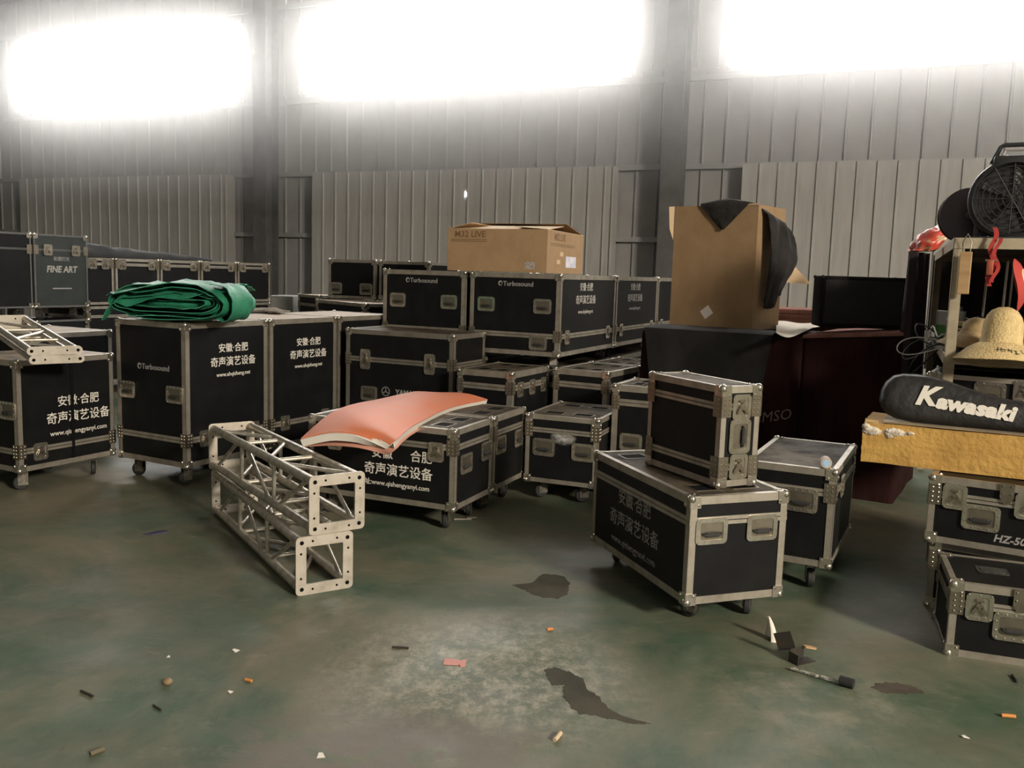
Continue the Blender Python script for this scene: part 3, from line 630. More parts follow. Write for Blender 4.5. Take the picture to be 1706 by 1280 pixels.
ld = lv*math.cos(TILT) + Vector((0, 0, 1))*math.sin(TILT)
for k, lab in enumerate(('flat aluminium ladder truss directly on the left case', 'flat aluminium ladder truss on top of the other flat one')):
    ez = ld.cross(wv); ez = ez if ez.z > 0 else -ez; o_ = NR + ez*(-0.058 + 0.0585*k) - ld*0.0 + wv*(0.012*k)
    ax, ay = ld, wv; az = ax.cross(ay)
    if az.z < 0: ay = -wv; az = ax.cross(ay); o_ = o_ + wv*wd
    M = Matrix(((ax.x, ay.x, az.x, o_.x), (ax.y, ay.y, az.y, o_.y), (ax.z, ay.z, az.z, o_.z), (0, 0, 0, 1)))
    flat_truss(lab, M, TL, wd)

# ================================================================== cloth and foam
def fbm(p, s=1.0, o=3): return noise.fractal(Vector(p)*s, 0.9, 2.1, o)
tarp_m = mat('green_tarpaulin', (0.030, 0.235, 0.130), 0.5, 0, (0.018, 0.165, 0.090), 9, 0.4, 0.65, 0.25, 60)
root = thing('tarpaulin', 'folded green tarpaulin lying on the tall black case', 'tarpaulin', (-2.40, 6.52, 1.186), R(-4))
P = []
NT = 190
for i in range(NT + 1):
    t = i/NT; th = t*6.35*2*math.pi + 0.6; q = t**0.8
    a = 0.20 + 0.265*q**0.6; bb = 0.006 + 0.125*q; ct, st_ = math.cos(th), math.sin(th)
    x = a*(abs(ct)**0.72)*(1 if ct > 0 else -1); z = bb*(abs(st_)**0.85)*(1 if st_ > 0 else -1)
    z *= 1.0 + 0.16*max(0, x) - 0.32*max(0, -x - 0.1)
    row = []
    for k in range(15):
        v = k/14; y = -0.28 + 0.56*v
        f = 1 - 0.06*abs(2*v-1)**3
        n1 = fbm((x*2.2 + 3*t, y*1.7, t*3.0), 2.2); n2 = fbm((x*3, y*2.4 + 5, z*4 + t*4), 5.0)
        fy = y + (0.05*math.sin(23*t + 2) + 0.05*n1)*(1 - v)
        zz = 0.140 + z*f + (0.028*n1 + 0.014*n2 + 0.012*math.sin(x*9 + 20*t))*(0.35 + 0.65*min(1, (z + bb)/0.1))
        row.append((x*f + 0.012*n2, fy, max(0.004 + 0.002*(k % 2), zz)))
    P.append(row)
MB().sheet(P, 0.005).build('folded_sheet', tarp_m, root, None, 60)
MB().sphere((0.02, 0.02, 0.13), 1.0, 24, 12, (0.36, 0.27, 0.06)).build('inner_fold', tarp_m, root)
P = []
for i in range(19):
    t = i/18; row = []
    ang = R(95) - t*R(215); cx, cz = 0.385, 0.165
    for k in range(11):
        v = k/10; n1 = fbm((t*3, v*2.2, 9), 1.8)
        x = cx + 0.10*math.cos(ang) + 0.018*n1; z = cz + (0.115 if t < 0.5 else 0.150)*math.sin(ang) + 0.012*n1
        row.append((x - 0.05*(t < 0.1), -0.305 + 0.38*v + 0.05*t - 0.03*math.sin(t*5), max(0.006, z)))
    P.append(row)
MB().sheet(P, 0.005).build('end_fold', tarp_m, root, None, 60)
P = []
for i in range(25):
    t = i/24; row = []
    for k in range(15):
        v = k/14; x = -0.44 + 0.86*t; n1 = fbm((x*1.6, v*1.5, 4), 2.0); n2 = abs(fbm((x*1.2 + v*2.2, v*4.0, 1), 2.4))
        z = 0.272 - 0.17*max(0, (0.13 - t)/0.13)**1.6 - 0.045*abs(2*v-1)**2 + 0.012*n1 + 0.016*n2 - 0.02*(1-t)
        dr = max(0, (0.30 - v)/0.30)**1.2*max(0, min(1, (0.86 - t)*4))*(0.75 + 0.5*n1)
        row.append((x, -0.30 + 0.58*v + 0.02*n1 + 0.03*t - 0.05*dr, z - (0.055 + 0.07*math.sin(t*5 + 0.6)**2)*dr))
    P.append(row)
MB().sheet(P, 0.005).build('top_layer', tarp_m, root, None, 60)
cloth_m = mat('dusty_canvas', (0.30, 0.25, 0.18), 0.9, 0, (0.16, 0.13, 0.10), 9, bump=0.3, bscale=30)
p = atz(440, 521, 1.19); P = []
for i in range(15):
    row = []
    for k in range(9):
        u, v = i/14, k/8; n1 = fbm((u*2, v*2, 3), 1.7)
        row.append((-0.17 + 0.36*u, -0.10 + 0.22*v + 0.03*math.sin(u*5), 0.012 + 0.035*math.sin(math.pi*v)*math.sin(math.pi*min(1, u*1.05))*(0.7 + 0.6*n1) + 0.012))
    P.append(row)
tag(MB().sheet(P, 0.01).build('canvas_sheet', cloth_m, None, Matrix.Translation((p.x, p.y + 0.05, 1.186)) @ Matrix.Rotation(R(-12), 4, 'Z'), 60), 'flat crumpled dusty canvas beside the green tarpaulin', 'cloth')

orange_m = mat('orange_vinyl', (0.60, 0.17, 0.075), 0.55, 0, (0.55, 0.20, 0.11), 5, 0.4, 0.7, 0.04, 30, spec=0.25)
foam_m = mat('white_foam', (0.66, 0.62, 0.55), 0.9)
sec = [((722, 657, .70), (812, 667, .672)), ((691, 654, .725), (752, 680, .674)), ((628, 667, .735), (689, 710, .678)), ((560, 685, .75), (661, 733, .678)), ((502, 731, .655), (645, 746, .635))]
Ls = [atz(*a) for a, c in sec]; Rs = [atz(*c) for a, c in sec]
def cat(P, t):
    n = len(P) - 1; i = min(int(t*n), n-1); f = t*n - i; p0, p1, p2, p3 = P[max(i-1, 0)], P[i], P[i+1], P[min(i+2, n)]
    return 0.5*((2*p1) + (p2-p0)*f + (2*p0-5*p1+4*p2-p3)*f*f + (3*p1-p0-3*p2+p3)*f**3)
def mat_grid(dz, grow=0.0, sag=0.0):
    P = []
    for i in range(33):
        t = i/32; a, c = cat(Ls, t), cat(Rs, t); row = []
        for k in range(13):
            v = k/12; q = a.lerp(c, v); end = max(0, (t - 0.7)/0.3)
            q = q + Vector((0, 0, 1))*(0.03*math.sin(math.pi*v)*(1 + 0.9*end) + 0.004*fbm((t*3, v*2, 5), 1.5) + dz - sag*end*math.sin(math.pi*v))
            q = q + (Ls[-1] - Ls[-2]).normalized()*grow*end
            row.append(q)
        P.append(row)
    return P
root = thing('foam_mat', 'orange padded mat draped over the front case, white foam showing at its end', 'mat', Ls[2].lerp(Rs[2], 0.5))
inv = Matrix.Translation(-root.location)
def rel(P): return [[q - root.location for q in r] for r in P]
MB().sheet(rel(mat_grid(0.0)), -0.006).build('cover', orange_m, root, None, 60)
MB().sheet(rel(mat_grid(-0.001, 0.012)), 0.042).build('foam_core', foam_m, root, None, 60)
MB().sheet(rel(mat_grid(-0.045, -0.01, 0.03)), 0.005).build('under_cover', mat('pink_underside', (0.50, 0.24, 0.17), 0.7), root, None, 60)

# ================================================================== cardboard boxes
def carton(name, label, x, y, yaw, w_, d_, z0, h):
    c, s = math.cos(R(yaw)), math.sin(R(yaw)); root = thing(name, label, 'cardboard box', (x + w_/2*c - d_/2*s, y + w_/2*s + d_/2*c, z0), R(yaw)); T = Matrix.Translation((-w_/2, -d_/2, 0)); t = 0.006
    b = MB(); b.box((0,0,0),(w_,t,h)).box((0,d_-t,0),(w_,d_,h)).box((0,t,0),(t,d_-t,h)).box((w_-t,t,0),(w_,d_-t,h)).box((t,t,0),(w_-t,d_-t,t)); b.build('carton_body', card_m, root, T, 0); return root, T
def flap(root, T, edge, w_, d_, h, length, ang, m=None):
    b = MB(); t = 0.004; wd_ = {'L': d_, 'B': d_, 'R': w_, 'F': w_}[edge]
    b.prism([(0.003, 0), (wd_-0.003, 0), (wd_-0.02, length), (0.02, length)], 0, t)
    M = {'L': Matrix(((0,1,0,0),(1,0,0,0),(0,0,-1,h),(0,0,0,1))) , 'B': Matrix(((0,-1,0,w_),(1,0,0,0),(0,0,1,h),(0,0,0,1))), 'R': Matrix(((1,0,0,0),(0,1,0,0),(0,0,1,h),(0,0,0,1))), 'F': Matrix(((1,0,0,0),(0,-1,0,d_),(0,0,-1,h),(0,0,0,1)))}[edge]
    A = -1 if edge in ('L', 'F') else 1
    return b.build('flap', m or card_m, root, T @ M @ Matrix.Rotation(A*R(ang), 4, 'X'), 0)
w_, d_, h_ = 1.1, 0.92, 0.365
root, T = carton('cardboard_box', 'pale brown cardboard box with open flaps lying on the upper speaker cases', 0.262, 7.66, 69.9, w_, d_, 1.612, h_)
flap(root, T, 'L', w_, d_, h_, 0.52, 6, card_in); flap(root, T, 'B', w_, d_, h_, 0.50, 9); flap(root, T, 'R', w_, d_, h_, 0.30, 4, card_in); flap(root, T, 'F', w_, d_, h_, 0.22, 14, card_in)
link('lettering', text_mesh([('M32 LIVE', 0.075, 0, 0)], card_print, 0.02), root, T @ facemat('L', 0.21, 0.315, w_, d_, 0.0004))
link('lettering', text_mesh([('M32 LIVE', 0.085, 0, 0)], card_print, 0.02), root, T @ facemat('R', 0.36, 0.31, w_, d_, 0.0004))
for face, hh, vv, ln in (('L', 0.20, 0.27, 0.34), ('L', 0.20, 0.255, 0.34), ('R', 0.45, 0.255, 0.72), ('R', 0.45, 0.24, 0.72)):
    MB().box((-ln/2, -0.003, 0), (ln/2, 0.003, 0.0007)).build('printed_line', card_print, root, T @ facemat(face, hh, vv, w_, d_, 0.0), 0)
MB().box((-0.045,-0.03,0),(0.045,0.03,0.001)).build('label', mat('grey_label', (0.42,0.38,0.34),0.8, 0, (0.2,0.17,0.15), 60), root, T @ facemat('L', 0.77, 0.06, w_, d_, 0), 0)['label'] = 'small pale printed sticker'
MB().box((-0.16,-0.05,0),(0.16,0.05,0.001)).build('label', mat('white_label', (0.75,0.68,0.72),0.7, 0, (0.45,0.5,0.62), 14), root, T @ facemat('R', 0.71, 0.105, w_, d_, 0), 0)['label'] = 'white address label'
for hh, vv in ((0.42, 0.17), (0.33, 0.1)): MB().box((-0.05,-0.018,0),(0.05,0.018,0.001)).build('sticker', card_in, root, T @ facemat('R', hh, vv, w_, d_, 0), 0)
w2, d2, h2 = 0.525, 0.75, 1.0
root, T = carton('cardboard_box', 'tall brown cardboard box standing on the maroon covered block, dark jacket hanging out', 1.915, 7.24, 50.5, w2, d2, 1.204, h2)
b = MB(); b.prism([(0,0),(0.10,0.02),(0.09,-0.006),(0.0,-0.006)], 0, 0.004)
MB().prism([(0,0),(0.05,-0.004),(0.036,-0.19),(0,-0.28)], 0, 0.004).build('flap', card_in, root, T @ facemat('L', -0.006, h2-0.0, w2, d2, 0.001) @ Matrix.Rotation(R(-130), 4, 'Y'), 0)
MB().prism([(0,0),(0.14,0.012),(0.14,-0.006),(0,-0.006)], 0, 0.004).build('flap', card_in, root, T @ facemat('L', d2-0.145, h2, w2, d2, 0.001), 0)
Q = [aty(1300, 418, 7.55), aty(1352, 474, 7.7), aty(1300, 470, 7.55)]
b = MB()
iv = Matrix.Translation(root.location) @ Matrix.Rotation(R(50.5), 4, 'Z'); iv.invert(); q3 = [iv @ q for q in Q]; nn = (q3[1]-q3[0]).cross(q3[2]-q3[0]).normalized()*0.004
va = [b.v(q) for q in q3]; vb = [b.v(q + nn) for q in q3]; b.f(va); b.f(vb[::-1])
for i in range(3): b.f([va[i], vb[i], vb[(i+1)%3], va[(i+1)%3]])
b.build('flap', card_in, root, None, 0)['label'] = 'pale flap folded outwards at the side'
MB().box((-0.045,-0.04,0),(0.045,0.04,0.001)).build('sticker', paper, root, T @ facemat('L', 0.345, 0.125, w2, d2, 0.0) @ Matrix.Rotation(R(38), 4, 'Z'), 0)
# jacket hanging out of the tall box
jack_m = mat('charcoal_jacket', (0.020, 0.0185, 0.018), 0.85, 0, (0.032, 0.029, 0.028), 7, bump=0.4, bscale=60, spec=0.25)
jroot = thing('jacket', 'dark charcoal jacket hanging over the rim of the tall cardboard box', 'jacket', root.location + Vector((0, 0, h2)), R(50.5))
TJ = T @ Matrix.Translation((0, 0, -h2))
P = []
for i in range(27):
    t = i/26; row = []
    for k in range(21):
        v = k/20; q = min(1, t/0.16); drop = max(0, (t - 0.1)/0.9)
        x = 0.05 + 0.03*drop + (0.40 + 0.12*math.sin(math.pi*min(1, drop*1.3)) - 0.10*max(0, drop-0.75)*4*0.5)*v
        bulge = (0.035 + 0.075*math.sin(math.pi*min(1, 0.15 + drop*0.8)))*(0.5 + 0.5*math.sin(math.pi*(0.12 + 0.76*v)))
        fold = 0.016*math.sin(v*13 + 1.5*drop) + 0.018*fbm((v*2.2, t*2.4, 2), 1.8)
        z = h2 + 0.02 - 0.05*q - 0.80*drop*(0.93 + 0.07*math.sin(v*5)) - 0.10*v*(1 - drop)
        row.append((x, 0.16*(1 - q) - (0.012 + bulge*q) - fold*q, z))
    P.append(row)
MB().sheet(P, 0.012).build('sleeve', jack_m, jroot, TJ, 60)
P = []
for i in range(15):
    t = i/14; row = []
    for k in range(15):
        v = k/14; half = 0.21*(1 - max(0, t-0.35)/0.65)**0.9 + 0.003
        h = 0.445 + (v-0.5)*2*half + 0.01
        out = -0.006 - 0.014*math.sin(math.pi*v) - 0.004*fbm((v*3, t*3, 7), 2)
        if t < 0.35: q = t/0.35; xx = 0.10*(1-q) - 0.02*q; z = h2 + 0.012 + 0.035*math.sin(math.pi*q)*math.sin(math.pi*v)
        else: xx = out - 0.006; z = h2 + 0.006 - 0.20*(t-0.35)/0.65
        row.append((xx, d2 - h, z))
    P.append(row)
MB().sheet(P, -0.008).build('collar', jack_m, jroot, TJ, 60)
P = [[(0.03 + 0.46*u/9, 0.05 + 0.6*v/9, h2 - 0.05 + 0.05*fbm((u/3, v/3, 1), 1.4)) for v in range(10)] for u in range(10)]
MB().sheet(P, 0.03).build('bodice', jack_m, jroot, TJ, 60)

# ================================================================== maroon covered blocks and what lies on them
def soft_box(name, w_, d_, h, m, parent, M, n=14, amp=0.012, rnd=0.04, sc=3.0, seed=0, sag=0.0):
    b = MB(); bmesh.ops.create_cube(b.b, size=1.0); bmesh.ops.subdivide_edges(b.b, edges=b.b.edges[:], cuts=n, use_grid_fill=True)
    for v in b.b.verts:
        p = Vector(((v.co.x+0.5)*w_, (v.co.y+0.5)*d_, (v.co.z+0.5)*h)); lo = Vector((rnd, rnd, rnd)); hi = Vector((w_-rnd, d_-rnd, h-rnd)); 
        q = Vector((min(max(p.x, lo.x), hi.x), min(max(p.y, lo.y), hi.y), min(max(p.z, 0), hi.z))); dd = p - q
        if dd.length > 1e-6: p = q + dd.normalized()*rnd
        nn = Vector((fbm((p.x, p.y, p.z*0.35 + seed), sc), fbm((p.y + 7, p.x, p.z*0.35 + seed), sc), fbm((p.z*0.6, p.x, p.y + seed), sc)))
        k = min(1.0, p.z/0.05); p = p + Vector((nn.x*amp, nn.y*amp, nn.z*amp*k*0.7))
        if sag: p.z -= sag*math.sin(math.pi*p.x/w_)*math.sin(math.pi*p.y/d_)*(p.z/h)
        v.co = p
    return b.build(name, m, parent, M, 60)
VAx, VAy, VAyaw = 2.045, 6.55, 59.1
root = thing('covered_block', 'maroon velvet covered block carrying the tall cardboard box', 'covered speaker', (VAx, VAy, 0), R(VAyaw))
soft_box('cover', 1.15, 1.2, 1.198, velvet, root, None, 26, 0.009, 0.03, 3.0)
link('lettering', text_mesh([('JIMSO', 0.11, 0, 0)], mat('chalk_scrawl', (0.22, 0.17, 0.15), 0.9), -0.008, shear=0.3), root, facemat('L', 1.085, 0.60, 1.15, 1.2, 0.014) @ Matrix.Rotation(R(14), 4, 'Z'))
VP = atz(1337, 559, 1.2); VP.z = 0; VW, vy = 0.725, -30.9
root = thing('covered_block', 'dark maroon velvet covered block carrying the black carpeted speaker', 'covered speaker', VP, R(vy))
o = soft_box('cover', VW, 1.15, 1.18, velvet, root, None, 22, 0.009, 0.03, 3.0, 5)
for v in o.data.vertices: v.co.z += 0.062*(v.co.x/VW)*(v.co.z/1.18)
o = soft_box('top_cloth', VW + 0.012, 1.16, 0.03, velvet_top, root, Matrix.Translation((-0.006, -0.008, 1.178)), 16, 0.008, 0.02, 4.0, 2); o['label'] = 'dusty pinkish top cloth'
for v in o.data.vertices: v.co.z += 0.062*(v.co.x/VW)*1.0
# black cloth over the front of the first block
P = []
for i in range(27):
    t = i/26; row = []
    for k in range(25):
        v = k/24; hl, hr = 0.05 + 0.14*max(0, t-0.3), 1.06 - 0.12*max(0, t-0.3)
        h = hl + (hr-hl)*v
        n1 = fbm((v*4, t*1.2, 3), 1.6)
        if t < 0.3: q = t/0.3; row.append((0.34*(1-q) - 0.034*q, 1.2 - h, 1.219 + 0.004*n1*(1-q)))
        else: row.append((-0.040 - 0.016*(0.5 + 0.5*math.sin(v*11 + 1))*(t-0.2) - 0.007*n1, 1.2 - h, 1.213 - 0.63*(t-0.3)/0.7))
    P.append(row)
tag(MB().sheet(P, -0.005).build('black_cloth', black_cloth, None, box_frame(VAx, VAy, VAyaw), 60), 'black cloth hanging down the front of the maroon block below the tall box', 'cloth')
# pale paper on the blocks
A0 = [(1283, 538), (1320, 537), (1366, 541)]; A1 = [(1284, 557), (1300, 566), (1335, 560), (1366, 544)]
P = []
for i in range(9):
    t = i/8; row = []
    for k in range(17):
        v = k/16; px = 1293 + 75*v; yt = 536 + 5*v; yb_ = 556 + 12*math.sin(math.pi*min(1, v*1.25))*(1-0.3*v) - 12*v
        q = atz(px, yt + (yb_-yt)*t, 1.222 if t < 0.7 else 1.222 - 0.02*(t-0.7)*math.sin(math.pi*v)); q.z += 0.006*math.sin(v*9 + t*3) + 0.004; row.append(q)
    P.append(row)
tag(MB().sheet(P, -0.002).build('paper_sheet', mat('cream_paper', (0.62, 0.55, 0.45), 0.85), None, None, 60), 'cream paper sheet on the maroon blocks right of the tall box', 'paper')
# carpeted speaker
Sp = atz(1366, 545, 1.262); sy = -8.0; sw, sd, sh_ = 0.635, 0.34, 0.395
root = thing('speaker_cabinet', 'black carpeted speaker cabinet on the right maroon block, plain wall panels behind', 'speaker', (Sp.x, Sp.y + 0.03, 1.262), R(sy))
MB().box((0, 0, 0), (sw, sd, sh_), 0.018, 3).build('cabinet', carpet, root)
MB().box((0.03, -0.006, 0.03), (sw-0.03, 0.004, sh_-0.03), 0.003, 1).build('grille', mat('speaker_grille', (0.012, 0.0115, 0.011), 0.85, 0, (0.02, 0.019, 0.018), 90), root)
for X in (0, sw):
    for Y_ in (0, sd): MB().sphere((X + (0.008 if X == 0 else -0.008), Y_ + (0.008 if Y_ == 0 else -0.008), sh_ - 0.008), 0.014, 8, 6).build('corner_cap', rubber, root)
# stack of folded covers further back
vc = aty(1262, 540, 8.75); root = thing('covered_block', 'low maroon block at the back holding folded pinkish covers', 'covered speaker', (vc.x, vc.y, 0), R(-14))
soft_box('cover', 0.95, 0.8, 1.2, velvet, root, None, 12, 0.01, 0.03, 3.0, 11)
for k in range(3):
    o = soft_box('folded_cover', 0.9, 0.7, 0.045, velvet_top, None, Matrix.Translation((vc.x, vc.y, 1.204 + 0.046*k)) @ Matrix.Rotation(R(-14 + 1.5*k), 4, 'Z') @ Matrix.Translation((0.02, 0.01*k, 0)), 10, 0.006, 0.018, 5.0, k)
    tag(o, ['dusty pink folded cover, bottom of the three behind the tall box', 'dusty pink folded cover, middle of the three behind the tall box', 'dusty pink folded cover, top of the three behind the tall box'][k], 'folded cloth', 'folded covers at the back')
# black cloth roll over the far row
a_, c_ = L2p - I(64)*0.41 + J(64)*0.15, L2p + I(64)*1.7 + J(64)*0.15; P = []
for i in range(29):
    t = i/28; q = a_.lerp(c_, t); rr = 0.12*(1 - t)**0.8 + 0.03; row = []
    for k in range(13):
        an = math.pi*k/12; row.append((q + J(64)*(rr*1.2*math.cos(an)) + Vector((0, 0, 0.004 + rr*math.sin(an)*(1 + 0.25*fbm((t*6, k/4, 2), 1.5))))))
    P.append(row)
for r_ in P:
    for k in range(13): r_[k].z += zl1 - L2p.z + 0.004
tag(MB().sheet(P, -0.01).build('cloth_roll', black_cloth, None, None, 60), 'rolled black cloth lying along the far row of cases', 'cloth')
# grey cabinet at the back
ga, gb = aty(449, 492, 11.4), aty(491, 492, 11.4)
root = thing('metal_cabinet', 'pale grey metal cabinet at the back, seen between the dark column and the dusty cases', 'cabinet', (ga.x, ga.y, 0), R(-10)); gw = (gb-ga).length
gm = mat('grey_cabinet_paint', (0.23, 0.23, 0.21), 0.6)
MB().box((0, 0, 0), (gw, 0.4, ga.z), 0.02, 2).build('cabinet_body', gm, root); MB().box((0.02, -0.008, 0.05), (gw-0.02, 0.0, ga.z-0.04), 0.004, 1).build('door', gm, root)
# tape roll on the road case behind
tp = atz(1375, 778, 0.66); root = thing('tape_roll', 'small roll of tape with a pale blue core end on the case behind', 'tape roll', (tp.x, tp.y, 0.657), R(-12))
TM = Matrix.Translation((0, 0, 0.028)) @ Matrix.Rotation(R(90), 4, 'X')
MB().lathe([(0.018,-0.03),(0.027,-0.03),(0.028,-0.028),(0.028,0.028),(0.027,0.03),(0.018,0.03)], 20, False).build('tape', mat('brown_tape', (0.45,0.36,0.28),0.5), root, TM)
b = MB(); b.tube([(0,0,-0.029),(0,0,0.032)], 0.019, 16); b.build('core', mat('blue_core', (0.30, 0.47, 0.66), 0.5), root, TM)

# ================================================================== right side: foam slab, bag, rack
ochre = mat('ochre_foam', (0.56, 0.335, 0.085), 0.85, 0, (0.43, 0.24, 0.058), 4, 0.4, 0.66, 0.35, 35)
slab_top = mat('grimy_slab_top', (0.33, 0.26, 0.17), 0.85, 0, (0.24, 0.18, 0.11), 6)
YFx, YFy, YFa, YFz = 1.835, 4.613, -27.0, 0.681
SW, SD, SH = 1.95, 0.44, 0.205  # length added out of view to shade the floor beside the stack
root = thing('foam_slab', 'thick yellow ochre foam slab with a chipped white corner on the latched case', 'foam slab', (YFx, YFy, YFz), R(YFa))
b = MB(); bmesh.ops.create_cube(b.b, size=1.0); bmesh.ops.subdivide_edges(b.b, edges=b.b.edges[:], cuts=28, use_grid_fill=True)
for v in b.b.verts:
    p = Vector(((v.co.x+0.5)*SW, (v.co.y+0.5)*SD, (v.co.z+0.5)*SH)); n1 = fbm((p.x*3, p.y*3, p.z*3), 2.0); n2 = fbm((p.x*12, p.y*12, p.z*12), 2.0)
    edge = 1 if (p.z < 0.001 or p.z > SH-0.001) else 0
    if p.y < 0.001: p.y += 0.007*n1 + 0.005*n2
    if p.x < 0.001: p.x += 0.012*n1 + 0.006*n2 + 0.03*(SH - p.z)*0.0
    if p.z > SH-0.001: p.z += 0.005*n1 + (-0.012*max(0, 1 - p.x/0.10) - 0.006*abs(n2) if p.y < 0.03 else 0)
    if p.z < 0.001 and p.y < 0.02: p.z += 0.006*abs(n2)
    v.co = p
b.build('slab', ochre, root, None, 50)
b = MB(); P = [[(0.09 + 1.84*i/14, 0.02 + 0.4*k/8, SH + 0.006 + 0.002*fbm((i, k, 1), 1)) for k in range(9)] for i in range(15)]; b.sheet(P, -0.003).build('top_skin', slab_top, root, None, 60)
white_foam = mat('chipped_foam', (0.78, 0.72, 0.63), 0.9, 0, (0.55, 0.46, 0.34), 30, bump=0.6, bscale=60)
for k, (cx_, cz_, rx, rz_) in enumerate(((0.045, 0.165, 0.045, 0.022), (0.155, 0.168, 0.055, 0.02), (0.13, 0.150, 0.022, 0.014), (0.225, 0.172, 0.02, 0.008), (0.015, 0.185, 0.02, 0.016))):
    b = MB(); bmesh.ops.create_icosphere(b.b, subdivisions=3, radius=1)
    for v in b.b.verts: v.co = Vector((v.co.x*rx, v.co.y*0.011, v.co.z*rz_))*(1 + 0.35*fbm(v.co, 2.5))
    b.build('exposed_foam', white_foam, root, Matrix.Translation((cx_, -0.001, cz_)), 60)
# racket bag
bag_m = mat('black_nylon', (0.0125, 0.0115, 0.0115), 0.55, 0, (0.022, 0.020, 0.0195), 6, bump=0.5, bscale=16)
out = [(0.0,0.10),(0.004,0.155),(0.02,0.20),(0.055,0.237),(0.10,0.25),(0.17,0.252),(0.24,0.245),(0.32,0.225),(0.40,0.20),(0.50,0.172),(0.60,0.155),(0.72,0.148),(0.88,0.145),(0.885,0.07),(0.88,0.004),(0.72,0.0),(0.5,0.0),(0.3,0.0),(0.17,0.003),(0.09,0.014),(0.04,0.036),(0.012,0.068)]
BM = Matrix.Translation((YFx, YFy, YFz + SH + 0.012)) @ Matrix.Rotation(R(YFa), 4, 'Z') @ Matrix.Translation((0.06, 0.10, 0)) @ Matrix.Rotation(R(90-18), 4, 'X')
root = thing('racket_bag', 'black racket bag with white lettering lying on the yellow foam slab', 'bag'); root.matrix_basis = BM
b = MB(); cx_, cy_ = 0.26, 0.115; rings = []
dense = []
for i in range(len(out)):
    p, q = out[i], out[(i+1) % len(out)]; dense += [p, ((p[0]+q[0])/2, (p[1]+q[1])/2)]
for side in (1, -1):
    prev = None
    for r_ in range(9):
        f = 1 - r_/8; ring = []
        for (px, py) in dense:
            axx = min(max(px, 0.11), 0.80); ayy = 0.115 - 0.05*max(0, min(1, (px-0.2)/0.5))
            x = axx + (px-axx)*f; y = ayy + (py-ayy)*f
            z = side*(0.006 + 0.040*math.sqrt(max(0, 1 - f**2.6))) + 0.006*fbm((x*7, y*7, side), 1.6)*(1-f)
            ring.append(b.v((x, y, z)))
        if prev:
            for k in range(len(ring)): b.f([prev[k], prev[(k+1) % len(ring)], ring[(k+1) % len(ring)], ring[k]])
        prev = ring; rings.append(ring)
for k in range(len(dense)): b.f([rings[0][k], rings[0][(k+1) % len(dense)], rings[9][(k+1) % len(dense)], rings[9][k]])
b.build('bag_body', bag_m, root, None, 70)
MB().tube([(x, y, 0) for x, y in dense] + [(dense[0][0], dense[0][1], 0)], 0.005, 6).build('piping', rubber, root)
def warp(me):
    for v in me.vertices: v.co.y -= 0.085*max(0, v.co.x - 0.08)
    return me
k1 = text_mesh([('K', 0.135, 0.012, 0.0)], paint, 0.045, shear=0.32); k2 = text_mesh([('awasaki', 0.102, -0.008, 0.240)], paint, 0.055, shear=0.22, wscale=1.12)
for me_ in (k1, k2): link('lettering', warp(me_), root, Matrix.Translation((0.215 if me_ is k1 else 0.205, 0.118, 0.0505)) @ Matrix.Rotation(R(-1), 4, 'Z'))
# rack: angle steel posts, two decks
angle_m = mat('khaki_angle_steel', (0.34, 0.29, 0.20), 0.55, 0.1, (0.26, 0.215, 0.145), 9, 0.42, 0.66)
deck_m = mat('rack_deck', (0.15, 0.125, 0.095), 0.7)
Pf, Pb = aty(1580, 520, 5.1), aty(1552, 500, 7.75); RU = (Pb - Pf); RU.z = 0; RL = RU.length; RU.normalize(); RV = Vector((0.848, -0.53, 0)); RWd = 0.85
RVp = RU.cross(Vector((0,0,1))).normalized()
rack_yaw = math.degrees(math.atan2(RU.y, RU.x)) - 90      # local y runs along the rack
root = thing('storage_rack', 'khaki angle steel storage rack full of odds and ends at the right edge', 'rack', (Pf.x, Pf.y, 0), R(rack_yaw)); ZR1, ZR2, ZR0 = 1.875, 1.225, 0.86
for X in (0, RWd):
    for Yy in (0, RL):
        b = MB(); sx = 1 if X == 0 else -1; sy_ = 1 if Yy == 0 else -1
        b.box((min(X, X+sx*0.055), min(Yy, Yy+sy_*0.004), 0), (max(X, X+sx*0.055), max(Yy, Yy+sy_*0.004), ZR1)); b.box((min(X, X+sx*0.004), min(Yy, Yy+sy_*0.055), 0), (max(X, X+sx*0.004), max(Yy, Yy+sy_*0.055), ZR1))
        b.build('post', angle_m, root, None, 0)
for zt in (ZR1, ZR2, ZR0):
    for a, c in (((0.0,-0.004,zt-0.06),(RWd,0.0,zt)), ((0,RL,zt-0.06),(RWd,RL+0.004,zt)), ((-0.004,0,zt-0.06),(0,RL,zt)), ((RWd,0,zt-0.06),(RWd+0.004,RL,zt))):
        MB().box(a, c).build('beam', angle_m, root, None, 0)
    MB().box((0.004, 0.004, zt-0.022), (RWd-0.004, RL-0.004, zt-0.004)).build('deck', deck_m, root, None, 0)
RM = Matrix.Translation((Pf.x, Pf.y, 0)) @ Matrix.Rotation(R(rack_yaw), 4, 'Z')
def onrack(px, py, depth, z):          # a place on a deck, given in the rack's own frame
    q = RM.inverted() @ aty(px, py, depth); return RM @ Vector((min(max(q.x, 0.1), RWd-0.1), min(max(q.y, 0.08), RL-0.1), z))
